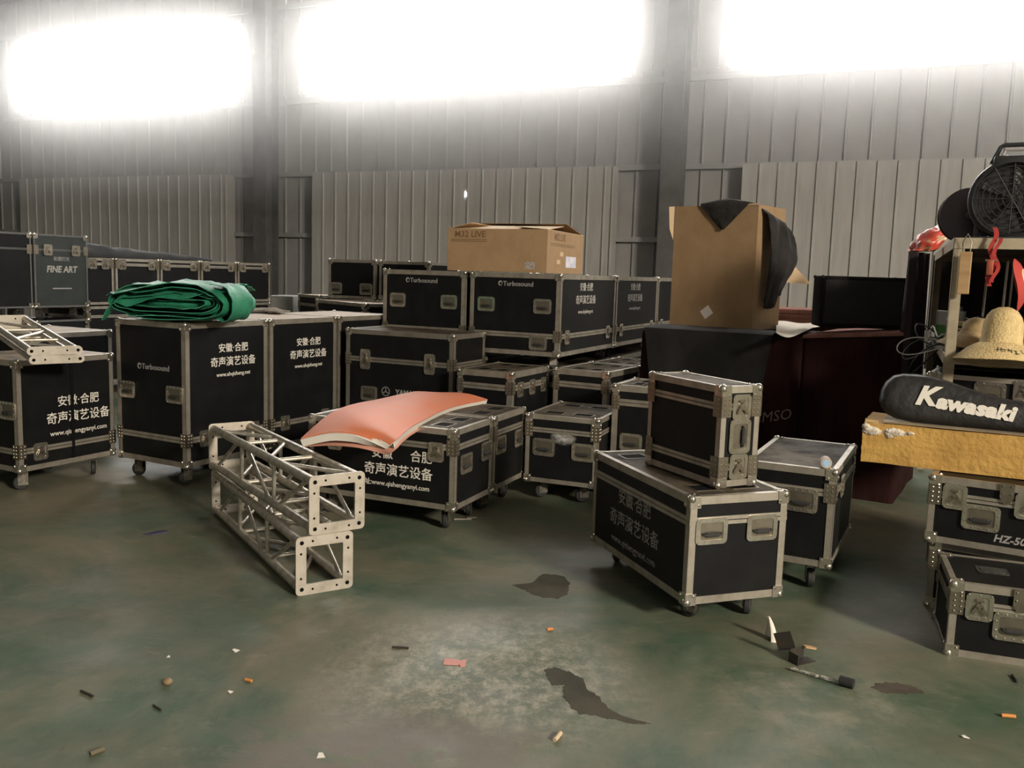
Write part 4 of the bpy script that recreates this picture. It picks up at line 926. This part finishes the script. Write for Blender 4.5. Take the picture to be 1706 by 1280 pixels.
# latched case on the bottom deck
q = RM @ Vector((0.0, 0.07, 0))
flight_case('latched_case', 'black latched case on the bottom deck of the rack behind the racket bag', (q.x - 0.03, q.y + 0.11, -31, 0.60, 0.5, 0.863, 1.09), castors=False, split=None, tw=0.03, handles=[('R', 0.33, 0.14)], latches=[('R', 0.50, 0.165)], top='body')
dark_sheet = mat('dark_backing_sheet', (0.022, 0.019, 0.02), 0.9, 0, (0.035, 0.03, 0.03), 6)  # made-up sheets, added so the view through the rack stays dark
for lab, f in (('dark sheet added to darken the far end of the rack', lambda v: (-0.01 + (RWd+0.02)*v, RL + 0.035 + 0.02*math.sin(v*20))), ('dark sheet added to darken the far side of the rack', lambda v: (RWd + 0.035 + 0.02*math.sin(v*40), 0.1 + (RL-0.12)*v))):
    P = []
    for i in range(9):
        row = []
        for k in range(41): x_, y_ = f(k/40); row.append((x_, y_, ZR1 - 0.01 - 0.98*i/8))
        P.append(row)
    tag(MB().sheet(P, 0.006).build('backing_sheet', dark_sheet, None, RM, 60), lab, 'cloth')
# straw hats
straw = mat('straw', (0.66, 0.50, 0.245), 0.8, 0, (0.54, 0.40, 0.18), 30, bump=0.5, bscale=90); straw2 = mat('old_straw', (0.40, 0.29, 0.15), 0.85, 0, (0.32, 0.23, 0.11), 30)
def hat(name, label, M, m, R0=0.21, hh=0.155, r0=0.095, droop=0.09, group='straw hats'):
    root = thing(name, label, 'hat', group=group); root.matrix_basis = M
    prof = [(0.002, hh), (0.035, hh-0.004), (0.065, hh-0.02), (0.085, hh-0.05), (r0, hh-0.09), (r0+0.004, 0.03), (r0+0.012, 0.006), (r0+0.035, -0.006), (r0+0.07, -0.03), (R0-0.015, -droop+0.015), (R0, -droop)]
    P = []
    for i in range(37):
        an = i*2*math.pi/36; wob = 1 + 0.05*math.sin(2*an + 0.7)
        P.append([(r*math.cos(an)*(wob if r > r0+0.03 else 1), r*math.sin(an)*(wob if r > r0+0.03 else 1), z + 0.006*math.sin(an*3)*(r/R0) + 0.0015*((k % 2)-0.5)) for k, (r, z) in enumerate(prof)])
    b = MB(); b.sheet([r[:7] for r in P], 0.004).build('crown', m, root, None, 60)
    b = MB(); b.sheet([r[6:] for r in P], 0.004).build('brim', m, root, None, 60); return root
hp = RM @ Vector((0.28, 0.02, ZR2 + 0.055))
hroot = hat('straw_hat', 'pale straw hat hanging its printed brim over the rack beam', Matrix.Translation(hp) @ Matrix.Rotation(R(-8), 4, 'X') @ Matrix.Rotation(R(6), 4, 'Y'), straw, 0.235, 0.215, 0.098, 0.10)
# faint marks on the brim
ink = mat('dark_ink', (0.06, 0.05, 0.04), 0.8)
for k, an in enumerate((-118, -98, -78)):
    b = MB(); rnd_ = random.Random(k)
    for j in range(7):
        x0 = rnd_.uniform(-0.025, 0.025); y0 = rnd_.uniform(-0.014, 0.014); ln = rnd_.uniform(0.014, 0.03); v_ = j % 2
        b.box((x0 - (0.0018 if v_ else ln/2), y0 - (ln/2 if v_ else 0.0018), 0), (x0 + (0.0018 if v_ else ln/2), y0 + (ln/2 if v_ else 0.0018), 0.0012))
    a = R(an - 0); rr = 0.192; slope = R(46)
    M_ = Matrix.Translation((rr*math.cos(a), rr*math.sin(a), -0.046)) @ Matrix.Rotation(a + R(90), 4, 'Z') @ Matrix.Rotation(slope, 4, 'X')
    b.build('printed_mark', ink, hroot, M_, 0)
hat('straw_hat', 'brown straw hat lying behind the pale printed one', Matrix.Translation(RM @ Vector((0.18, 0.37, ZR2 + 0.075))) @ Matrix.Rotation(R(10), 4, 'Y'), straw2, 0.20, 0.12, 0.085, 0.07)
hq = aty(1703, 474, 5.05); hz_ = Vector((0.86, -0.48, 0.16)).normalized(); hx_ = hz_.orthogonal().normalized(); hy_ = hz_.cross(hx_)
HMX = Matrix(((hx_.x, hy_.x, hz_.x, hq.x), (hx_.y, hy_.y, hz_.y, hq.y), (hx_.z, hy_.z, hz_.z, hq.z), (0, 0, 0, 1)))
hroot2 = hat('straw_hat', 'cream straw hat with a red crown hanging on edge under the upper deck', HMX, mat('cream_straw', (0.74, 0.60, 0.38), 0.8), 0.125, 0.075, 0.072, 0.03)
hroot2.children[0].data = hroot2.children[0].data.copy(); hroot2.children[0].data.materials.clear(); hroot2.children[0].data.materials.append(mat('red_felt', (0.42, 0.05, 0.04), 0.85)); hroot2.children[0]['label'] = 'red crown'
# wooden boards beside the hats
for k in range(3):
    q = RM @ Vector((0.64, 0.40 + 0.02*k, ZR2 + 0.001 + 0.034*k))
    tag(MB().box((-0.22, -0.07, 0), (0.22, 0.07, 0.032), 0.003, 1).build('wooden_board', mat('plank_wood', (0.42, 0.27, 0.13), 0.7, 0, (0.33, 0.2, 0.09), 6, stretch=(0.4, 4, 4)) if k == 0 else MATS['plank_wood'], None, Matrix.Translation(q) @ Matrix.Rotation(R(rack_yaw + 3*k), 4, 'Z'), 30), ['wooden board at the bottom of the small stack right of the straw hats', 'wooden board in the middle of the small stack right of the straw hats', 'wooden board on top of the small stack right of the straw hats'][k], 'board', 'boards beside the hats')
# hanging plank
q = aty(1607, 455, 5.03); root = thing('hanging_plank', 'narrow wooden plank hanging from the upper beam of the rack', 'plank', (q.x, q.y, q.z), R(-31))
MB().box((-0.03, -0.009, -0.117), (0.03, 0.009, 0.117), 0.003, 1).build('plank', MATS['plank_wood'], root)
MB().tube([(-0.018, 0, 0.117), (-0.022, 0.0, 0.17), (0, 0.0, 0.215), (0.022, 0, 0.17), (0.018, 0, 0.117)], 0.003, 6).build('wire_loop', castorm, root)
# red strap
strap_m = mat('red_webbing', (0.42, 0.035, 0.03), 0.7); q = aty(1655, 410, 5.0)
root = thing('ratchet_strap', 'red ratchet strap hanging from the upper deck of the rack', 'strap', q, R(-31))
P = [[(-0.012 + 0.024*k + 0.012*math.sin(i*0.9), -0.02 + 0.004*math.cos(i*0.7), 0.10 - 0.32*i/14) for k in (0, 1)] for i in range(15)]; MB().sheet(P, 0.003).build('webbing', strap_m, root)
P = [[(0.012 + 0.02*k + 0.014*math.cos(i*0.8), -0.035 + 0.006*math.sin(i), 0.04 - 0.24*i/12) for k in (0, 1)] for i in range(13)]; MB().sheet(P, 0.003).build('webbing', strap_m, root)
MB().box((-0.022, -0.05, -0.16), (0.012, -0.02, -0.075), 0.006, 2).build('ratchet', mat('red_ratchet', (0.40, 0.10, 0.06), 0.4, 0.3), root)
MB().tube([(-0.03,-0.035,-0.08),(0.03,-0.035,-0.08)], 0.006, 8).build('buckle', chrome, root)
# jerrycan
q = onrack(1569, 530, 6.6, ZR2); root = thing('jerrycan', 'white and green plastic container on the lower deck of the rack', 'container', q + Vector((-0.0, 0, 0.0)), R(-30))
b = MB(); b.prism(rrect(0.19, 0.14, 0.03), 0, 0.10); b.build('container_body', mat('green_plastic', (0.16, 0.42, 0.10), 0.5), root); MB().prism(rrect(0.19, 0.14, 0.03), 0.1, 0.20).build('container_shoulder', mat('white_plastic', (0.78, 0.78, 0.72), 0.5), root)
MB().tube([(0.05,0,0.2),(0.05,0,0.235)], 0.022, 12).build('cap', mat('cap_plastic', (0.35,0.35,0.33), 0.5), root)
# coils and loose cables
cab_k = mat('black_cable', (0.012, 0.012, 0.012), 0.5); cab_w = mat('white_cable', (0.55, 0.55, 0.52), 0.5); cab_y = mat('tan_cable', (0.26, 0.2, 0.11), 0.6)
coils = [(1606, 540, 5.85, 0.10, cab_y, 'tan cable coil on the lower deck behind the hanging plank'), (1645, 525, 6.1, 0.12, cab_k, 'black cable coil piled on the lower deck behind the pale straw hat'), (1664, 500, 6.5, 0.12, cab_k, 'black cable coil furthest back on the lower deck')]
for k, (px, py, dp, rr, m, lab) in enumerate(coils):
    q = onrack(px, py, dp, ZR2 + 0.012); pts = []
    for i in range(150):
        a = i/150*9*2*math.pi; f = i/150; pts.append((rr*(1 + 0.10*math.sin(a*0.37))*math.cos(a), rr*math.sin(a)*(1 + 0.08*math.cos(a*0.53)), 0.004 + 0.15*f + 0.008*math.sin(a*1.7)))
    tag(MB().tube(pts, 0.007, 6).build('cable_coil', m, None, Matrix.Translation(q)), lab, 'cable', 'cable coils in the rack')
rnd = random.Random(5)
cl = ['white looping cable hanging furthest out of the rack end', 'black loose cable drooping low at the rack end', 'black loose cable looped high at the rack end', 'white curly cable close to the front post', 'grey thin cable crossing the loops at the rack end', 'black thick cable hanging straight down by the front post']
for k in range(6):
    base = RM @ Vector((0.05, 0.55 + 0.12*k, ZR2 + 0.02)); o_ = -RM.to_3x3().col[0]
    reach = [0.30, 0.22, 0.20, 0.12, 0.26, 0.06][k]; dropz = [-0.04, -0.20, 0.08, 0.03, -0.12, -0.26][k]; pts = []
    for i in range(33):
        t = i/32; a = t*math.pi
        pts.append(base + o_*(reach*math.sin(a)) + Vector((0, 0, dropz*math.sin(a)**1.5 + 0.05*math.sin(2*a) + (0.025*math.sin(a*9) if k == 3 else 0))) + RM.to_3x3().col[1]*(0.16*(t-0.5)*(1 if k % 2 else -1.3)))
    tag(MB().tube(pts, [0.004, 0.006, 0.005, 0.006, 0.003, 0.008][k], 6).build('loose_cable', [cab_w, cab_k, cab_k, cab_w, mat('grey_cable', (0.2,0.2,0.2), 0.5), cab_k][k], None, None), cl[k], 'cable', 'loose cables at the rack end')
# upright tubes inside the rack
for k, (px, dp) in enumerate(((1640, 6.6), (1672, 6.3), (1682, 7.0))):
    q = onrack(px, 500, dp, ZR2 - 0.003)
    tag(MB().tube([(0,0,0),(0.01,0.0,0.57)], 0.012, 10).build('metal_tube', chrome, None, Matrix.Translation(q)), ['shiny metal tube standing in the rack left of the red strap', 'shiny metal tube standing in the rack right of the red strap', 'shiny metal tube standing deepest in the rack'][k], 'tube', 'metal tubes in the rack')
# curtain hanging at the rack's end
P = []; ca, cb = aty(1525, 425, 6.4), aty(1546, 425, 6.75)
for i in range(15):
    row = []
    for k in range(19):
        v = k/18; q = ca.lerp(cb, v); row.append(Vector((q.x + 0.03*math.sin(v*16)*(0.4+i/14), q.y - 0.03*math.cos(v*13), 1.84 - 1.05*i/14)))
    P.append(row)
curtain_m = mat('dark_plum_cloth', (0.030, 0.018, 0.020), 0.9, 0, (0.02, 0.013, 0.015), 8)
tag(MB().sheet(P, 0.05).build('hanging_cloth', curtain_m, None, None, 60), 'dark plum cloth hanging beside the left end of the rack', 'cloth')
# colourful crumpled bag on the cloth and rack corner
q = aty(1547, 412, 6.45); b = MB(); bmesh.ops.create_icosphere(b.b, subdivisions=4, radius=1)
for v in b.b.verts:
    c0 = v.co.copy(); f = 1 + 0.22*fbm(c0*1.4, 1.6) + 0.10*abs(fbm(c0*3, 2.0)); x = c0.x*0.125*f; z = c0.z*0.085*f
    v.co = Vector((x, c0.y*0.12*f, max(-0.07, z + 0.55*x + 0.0)))
bagm = mat('striped_plastic', (0.55, 0.075, 0.05), 0.35, 0, (0.50, 0.40, 0.22), 7, 0.5, 0.58, stretch=(1.6, 1, 3.2))
tag(b.build('plastic_bag', bagm, None, Matrix.Translation((q.x, q.y, 1.915)), 60), 'crumpled red and yellow plastic bag at the rack corner', 'bag')
# drums and lamp on the upper deck
def drum(label, M, r, wd_, m1, m2, handle=False):
    root = thing('cable_drum', label, 'cable drum'); root.matrix_basis = M
    for z in (0, wd_-0.012): MB().lathe([(0.02, z), (r, z), (r, z+0.012), (0.02, z+0.012)], 32).build('flange', m1, root)
    pts = []
    for i in range(260):
        a = i/260*14*2*math.pi; pts.append(((r*0.68)*math.cos(a), (r*0.68)*math.sin(a), 0.02 + (wd_-0.04)*abs(((i/260*3) % 2) - 1)))
    MB().tube(pts, 0.012, 6).build('wound_cable', m2, root); MB().tube([(0,0,-0.02),(0,0,wd_+0.02)], 0.025, 12).build('hub', castorm, root)
    MB().lathe([(r*0.55, 0.012), (r*0.62, 0.012), (r*0.62, wd_-0.012), (r*0.55, wd_-0.012)], 24, False).build('barrel', m1, root); return root
purple = mat('purple_drum', (0.060, 0.042, 0.05), 0.45); rust = mat('brown_cable', (0.11, 0.055, 0.035), 0.6)
q = aty(1612, 362, 5.75); drum('purple cable drum wound with brown cable on the upper deck', Matrix.Translation((q.x, q.y, ZR1 + 0.172)) @ Matrix.Rotation(R(-18), 4, 'Z') @ Matrix.Rotation(R(90), 4, 'X') @ Matrix.Translation((0, 0, -0.05)), 0.17, 0.11, purple, rust)
q = aty(1686, 344, 5.3); LMx = Matrix.Translation((q.x, q.y, ZR1)) @ Matrix.Rotation(R(-30), 4, 'Z')
root = thing('stage_blower', 'big round black stage blower with a carrying frame on the upper deck', 'blower'); root.matrix_basis = LMx
blm = mat('blower_black', (0.020, 0.020, 0.021), 0.5, 0, (0.03, 0.03, 0.03), 8); HM_ = Matrix.Translation((0, 0, 0.235)) @ Matrix.Rotation(R(90), 4, 'X')
MB().lathe([(0.10, -0.22), (0.19, -0.21), (0.222, -0.16), (0.232, -0.05), (0.232, 0.06), (0.225, 0.085), (0.205, 0.10), (0.20, 0.085), (0.19, 0.05)], 40).build('housing', blm, root, HM_)
for rr in (0.05, 0.085, 0.12, 0.155, 0.185):
    MB().tube([(rr*math.cos(a*math.pi/16), rr*math.sin(a*math.pi/16), 0.088) for a in range(33)], 0.004, 6, False).build('grille_ring', mat('grille_wire', (0.05,0.05,0.05), 0.4, 0.6) if rr == 0.05 else MATS['grille_wire'], root, HM_)
for k in range(6):
    a = k*math.pi/6; MB().tube([(-0.2*math.cos(a), -0.2*math.sin(a), 0.091), (0.2*math.cos(a), 0.2*math.sin(a), 0.091)], 0.003, 6).build('grille_spoke', MATS['grille_wire'], root, HM_)
MB().lathe([(0.002, 0.075), (0.045, 0.07), (0.05, 0.04)], 20).build('fan_hub', blm, root, HM_)
for k in range(5):
    a = k*2*math.pi/5; P = [[((0.045+0.135*i/5)*math.cos(a + (j-1)*0.28), (0.045+0.135*i/5)*math.sin(a + (j-1)*0.28), 0.05 + 0.02*(j-1)) for j in range(3)] for i in range(6)]; MB().sheet(P, 0.003).build('fan_blade', blm, root, HM_)
MB().box((-0.20, -0.10, 0), (0.20, 0.16, 0.022), 0.006, 2).build('base', blm, root)
for s in (-1, 1): MB().box((s*0.17-0.015, -0.04, 0.02), (s*0.17+0.015, 0.08, 0.13), 0.004, 1).build('foot', blm, root)
MB().box((-0.115, -0.08, 0.42), (0.20, 0.10, 0.485), 0.02, 2).build('control_box', blm, root)
MB().tube([(-0.125, -0.03, 0.44), (-0.085, -0.03, 0.535), (-0.065, -0.03, 0.545), (0.2, -0.03, 0.545), (0.235, -0.03, 0.535), (0.26, -0.03, 0.44)], 0.013, 10).build('carrying_frame', blm, root)
MB().tube([(-0.075, -0.055, 0.47), (-0.055, -0.055, 0.515), (0.2, -0.055, 0.515), (0.225, -0.055, 0.47)], 0.010, 8).build('grip', mat('pale_grip', (0.38, 0.35, 0.34), 0.5), root)

# ================================================================== things lying on the floor
wet = mat('wet_patch', (0.052, 0.049, 0.034), 0.7, 0, (0.085, 0.078, 0.056), 3, spec=0.12); dirt = mat('dirt_patch', (0.085, 0.066, 0.05), 0.85, 0, (0.06, 0.046, 0.034), 12)
def patch(name, label, cat_, poly, m):
    P = [atz(px, py, 0) for px, py in poly]; n = len(P); c = sum(P, Vector())/n; fine_ = []
    for i in range(n):
        for k in range(14): q = P[i].lerp(P[(i+1) % n], k/14); d = (q-c).normalized(); fine_.append(q - c + d*(0.016*fbm((q.x*16, q.y*16, 1), 1.0) + 0.010*fbm((q.x*60, q.y*60, 4), 1.0)))
    b = MB(); b.prism([(q.x, q.y) for q in fine_], 0.0003, 0.0014); tag(b.build(name, m, None, Matrix.Translation(c), 0), label, cat_)
patch('wet_patch', 'dark wet patch on the floor left of the front road case', 'stain', [(855,975),(885,972),(895,962),(905,957),(925,957),(943,962),(949,978),(945,990),(930,998),(905,996),(885,990),(872,982)], wet)
patch('wet_patch', 'long dark wet patch on the floor pointing to the bottom right', 'stain', [(908,1118),(922,1112),(950,1121),(972,1133),(978,1148),(998,1162),(1012,1180),(1035,1193),(1085,1207),(1062,1207),(1020,1201),(985,1190),(965,1190),(948,1172),(934,1155),(944,1141),(918,1142)], wet)
patch('dirt_patch', 'brown dirt patch on the floor right of the rod with a black end', 'stain', [(1447,1146),(1465,1139),(1495,1139),(1525,1146),(1535,1156),(1500,1157),(1468,1153)], dirt)
pc = mat('white_plastic_cone', (0.72, 0.67, 0.58), 0.5)
q = atz(1284, 1066, 0); b = MB(); P = []
for i in range(9):
    t = i/8; r = 0.030*(1-t)**0.75 + 0.003; P.append([(r*math.cos(a) - 0.022*t + 0.006*math.sin(t*3), r*math.sin(a)*0.7, 0.10*t + 0.012*(a/3.9)*(1-t)) for a in [k*4.4/14 - 0.9 for k in range(15)]])
tag(b.sheet(P, 0.003).build('plastic_cone', pc, None, Matrix.Translation(q) @ Matrix.Rotation(R(-60), 4, 'Z'), 60), 'small white curled cone standing on the floor in front of the road case', 'cone')
rst = mat('dark_bracket_steel', (0.075, 0.068, 0.06), 0.45, 0.6, (0.13, 0.075, 0.04), 14, 0.55, 0.7)
q = atz(1330, 1110, 0); root = thing('steel_bracket', 'small dark steel bracket standing on the floor, one wing upright', 'bracket', q, R(28))
MB().box((0, 0, 0), (0.10, 0.05, 0.004)).build('foot_plate', rst, root); MB().box((0, 0.05, 0), (0.08, 0.054, 0.055)).build('back_plate', rst, root); MB().box((-0.004, 0, 0), (0, 0.054, 0.045)).build('side_plate', rst, root)
MB().box((0.0, 0, 0), (0.004, 0.075, 0.075)).build('upright_wing', rst, root, Matrix.Translation((0.035, 0.055, 0.05)) @ Matrix.Rotation(R(30), 4, 'Z') @ Matrix.Rotation(R(-22), 4, 'X'))
MB().prism([(0,0),(0.045,-0.016),(0.065,0.0),(0.05,0.02),(0.01,0.03)], 0, 0.004).build('bare_wing', mat('peeled_tan', (0.55, 0.34, 0.17), 0.7), root, Matrix.Translation((0.07, 0.03, 0.055)) @ Matrix.Rotation(R(12), 4, 'Y'))
ra, rb_ = atz(1318, 1114, 0.011), atz(1402, 1138, 0.011); root = thing('plastered_rod', 'rod crusted with white plaster and a black end lying on the floor', 'rod', (ra.x, ra.y, 0)); dv = rb_ - ra
pts = [Vector((0, 0, 0.011)) + dv*(i/16) + Vector((0.004*fbm((i*0.7, 1, 1)), 0.004*fbm((i*0.7, 5, 1)), 0.002*math.sin(i*2))) for i in range(17)]
MB().tube(pts, 0.008, 7, True, [0.005 + 0.006*abs(fbm((i*0.9, 2, 3), 1.0)) + 0.003*(i/16) for i in range(17)]).build('rod', mat('plaster_crust', (0.42, 0.42, 0.37), 0.8, 0, (0.16, 0.15, 0.12), 60, 0.45, 0.6), root)
e0 = dv*0.96 + Vector((0, 0, 0.02)); MB().tube([e0, e0 + dv.normalized()*0.055], 0.02, 14).build('end_cap', rubber, root)
def flat_bit(name, label, cat_, px, py, poly, m, rz=0, t=0.002, bend=0.0):
    q = atz(px, py, 0); b = MB(); b.prism(poly, 0.0015, 0.0015 + t); o = b.build(name, m, None, Matrix.Translation(q) @ Matrix.Rotation(R(rz), 4, 'Z') @ Matrix.Rotation(R(bend), 4, 'X'), 0); return tag(o, label, cat_)
def stick(name, label, cat_, px, py, L_, r, m, rz):
    q = atz(px, py, 0); c, s = math.cos(R(rz))*L_/2, math.sin(R(rz))*L_/2; P_ = [(-c, -s, r), (-c*0.3 + s*0.05, -s*0.3, r*1.1), (c*0.4, s*0.4 + c*0.04, r), (c, s, r)]
    return tag(MB().tube(P_, r, 8).build(name, m, None, Matrix.Translation(q)), label, cat_)
pink = mat('pink_paper', (0.62, 0.30, 0.27), 0.8); twig = mat('dark_twig', (0.035, 0.024, 0.016), 0.9); butt = mat('cigarette_paper', (0.60, 0.46, 0.30), 0.8); butt_o = mat('orange_filter', (0.60, 0.24, 0.06), 0.8); blue_p = mat('blue_plastic_film', (0.075, 0.075, 0.12), 0.3)
flat_bit('paper_strip', 'pink paper strip on the floor', 'paper', 758, 1105, [(-0.045,-0.022),(0.02,-0.020),(0.027,-0.034),(0.046,-0.03),(0.044,0.024),(0.022,0.012),(-0.044,0.022)], pink, -4, 0.006, 6)
flat_bit('plastic_film', 'crumpled dark blue plastic film on the floor left of the trusses', 'litter', 256, 889, [(-0.05,-0.03),(0.0,-0.045),(0.05,-0.012),(0.085,0.02),(0.04,0.05),(0.0,0.022)], blue_p, 8, 0.006)
flat_bit('plastic_film', 'thin yellowish scrap beside the blue plastic film', 'litter', 217, 903, [(-0.05,-0.012),(0.05,-0.01),(0.045,0.012),(-0.03,0.014)], mat('yellow_scrap', (0.17, 0.16, 0.08), 0.5), 4)
for lab, px, py, sz in (('white paper chip on the floor, left of centre below the trusses', 392, 1085, 0.014), ('tiny white paper chip near the orange-brown cigarette butt', 383, 1154, 0.009), ('white paper chip near the bottom edge on the brown bare concrete', 534, 1260, 0.014), ('white paper chip on the floor at the bottom right', 1607, 1229, 0.013), ('tiny white chip on the floor above the lone brown nut', 281, 1095, 0.007)):
    flat_bit('paper_chip', lab, 'litter', px, py, [(-sz,-sz*0.8),(sz,-sz),(sz*0.6,sz*0.8),(-sz*0.3,sz)], paper, random.uniform(0, 180), 0.002, 12)
stick('wood_splinter', 'dark wood splinter on the floor at the left', 'splinter', 145, 1158, 0.075, 0.005, twig, -32)
stick('wood_splinter', 'small dark splinter on the floor right of the longer one', 'splinter', 262, 1181, 0.055, 0.004, twig, -40)
stick('wood_splinter', 'dark splinter on the floor at the right edge under the latched case', 'splinter', 1690, 1133, 0.07, 0.005, twig, 75)
stick('wood_splinter', 'dark twig on the pale patch of the floor', 'splinter', 667, 1081, 0.07, 0.005, twig, -4)
stick('cigarette_butt', 'tan cigarette butt near the bottom of the floor', 'cigarette butt', 929, 1231, 0.055, 0.008, butt, 65)
stick('cigarette_butt', 'orange cigarette filter on the floor in the middle', 'cigarette butt', 916, 1051, 0.028, 0.007, butt_o, 20)
stick('cigarette_butt', 'brown cigarette butt on the green floor below the trusses', 'cigarette butt', 414, 1136, 0.03, 0.006, butt_o, -22)
stick('cigarette_butt', 'tan butt on the floor at the bottom right', 'cigarette butt', 1680, 1196, 0.05, 0.007, butt_o, -8)
stick('dry_leaf', 'curled dry leaf at the bottom left of the floor', 'leaf', 162, 1256, 0.045, 0.008, mat('dry_leaf_brown', (0.13, 0.11, 0.065), 0.8), 50)
q = atz(279, 1136, 0.012); tag(MB().sphere((0, 0, 0), 0.016, 12, 8, (1.2, 1, 0.85)).build('brown_nut', mat('nut_shell', (0.24, 0.16, 0.085), 0.6), None, Matrix.Translation(q)), 'lone brown nut on the green floor', 'nut')
q = atz(775, 866, 0); root = thing('metal_clip', 'bent bright metal clip on the floor by the orange mat case castor', 'clip', q, R(8))
MB().box((-0.075, -0.01, 0.001), (0.04, 0.008, 0.008), 0.002, 1).build('strip', plate_m, root); MB().box((0.01, -0.01, 0.006), (0.075, 0.012, 0.022), 0.003, 1).build('tab', chrome, root)

# ================================================================== added haze under the roof for the glow round the windows
hm = bpy.data.materials.new('glow_scatter'); hm.use_nodes = True; nt = hm.node_tree; nt.nodes.remove(nt.nodes['Principled BSDF'])
vs = nt.nodes.new('ShaderNodeVolumeScatter'); vs.inputs['Density'].default_value = HAZE; vs.inputs['Anisotropy'].default_value = HAZE_G; vs.inputs['Color'].default_value = (1, 0.985, 0.965, 1)
nt.links.new(vs.outputs[0], nt.nodes['Material Output'].inputs['Volume'])
o = MB().box((S0+0.2, -8.7, 2.46), (S1-0.2, -0.45, 5.84)).build('glow_haze', hm, None, WM, 0); o['kind'] = 'stuff'
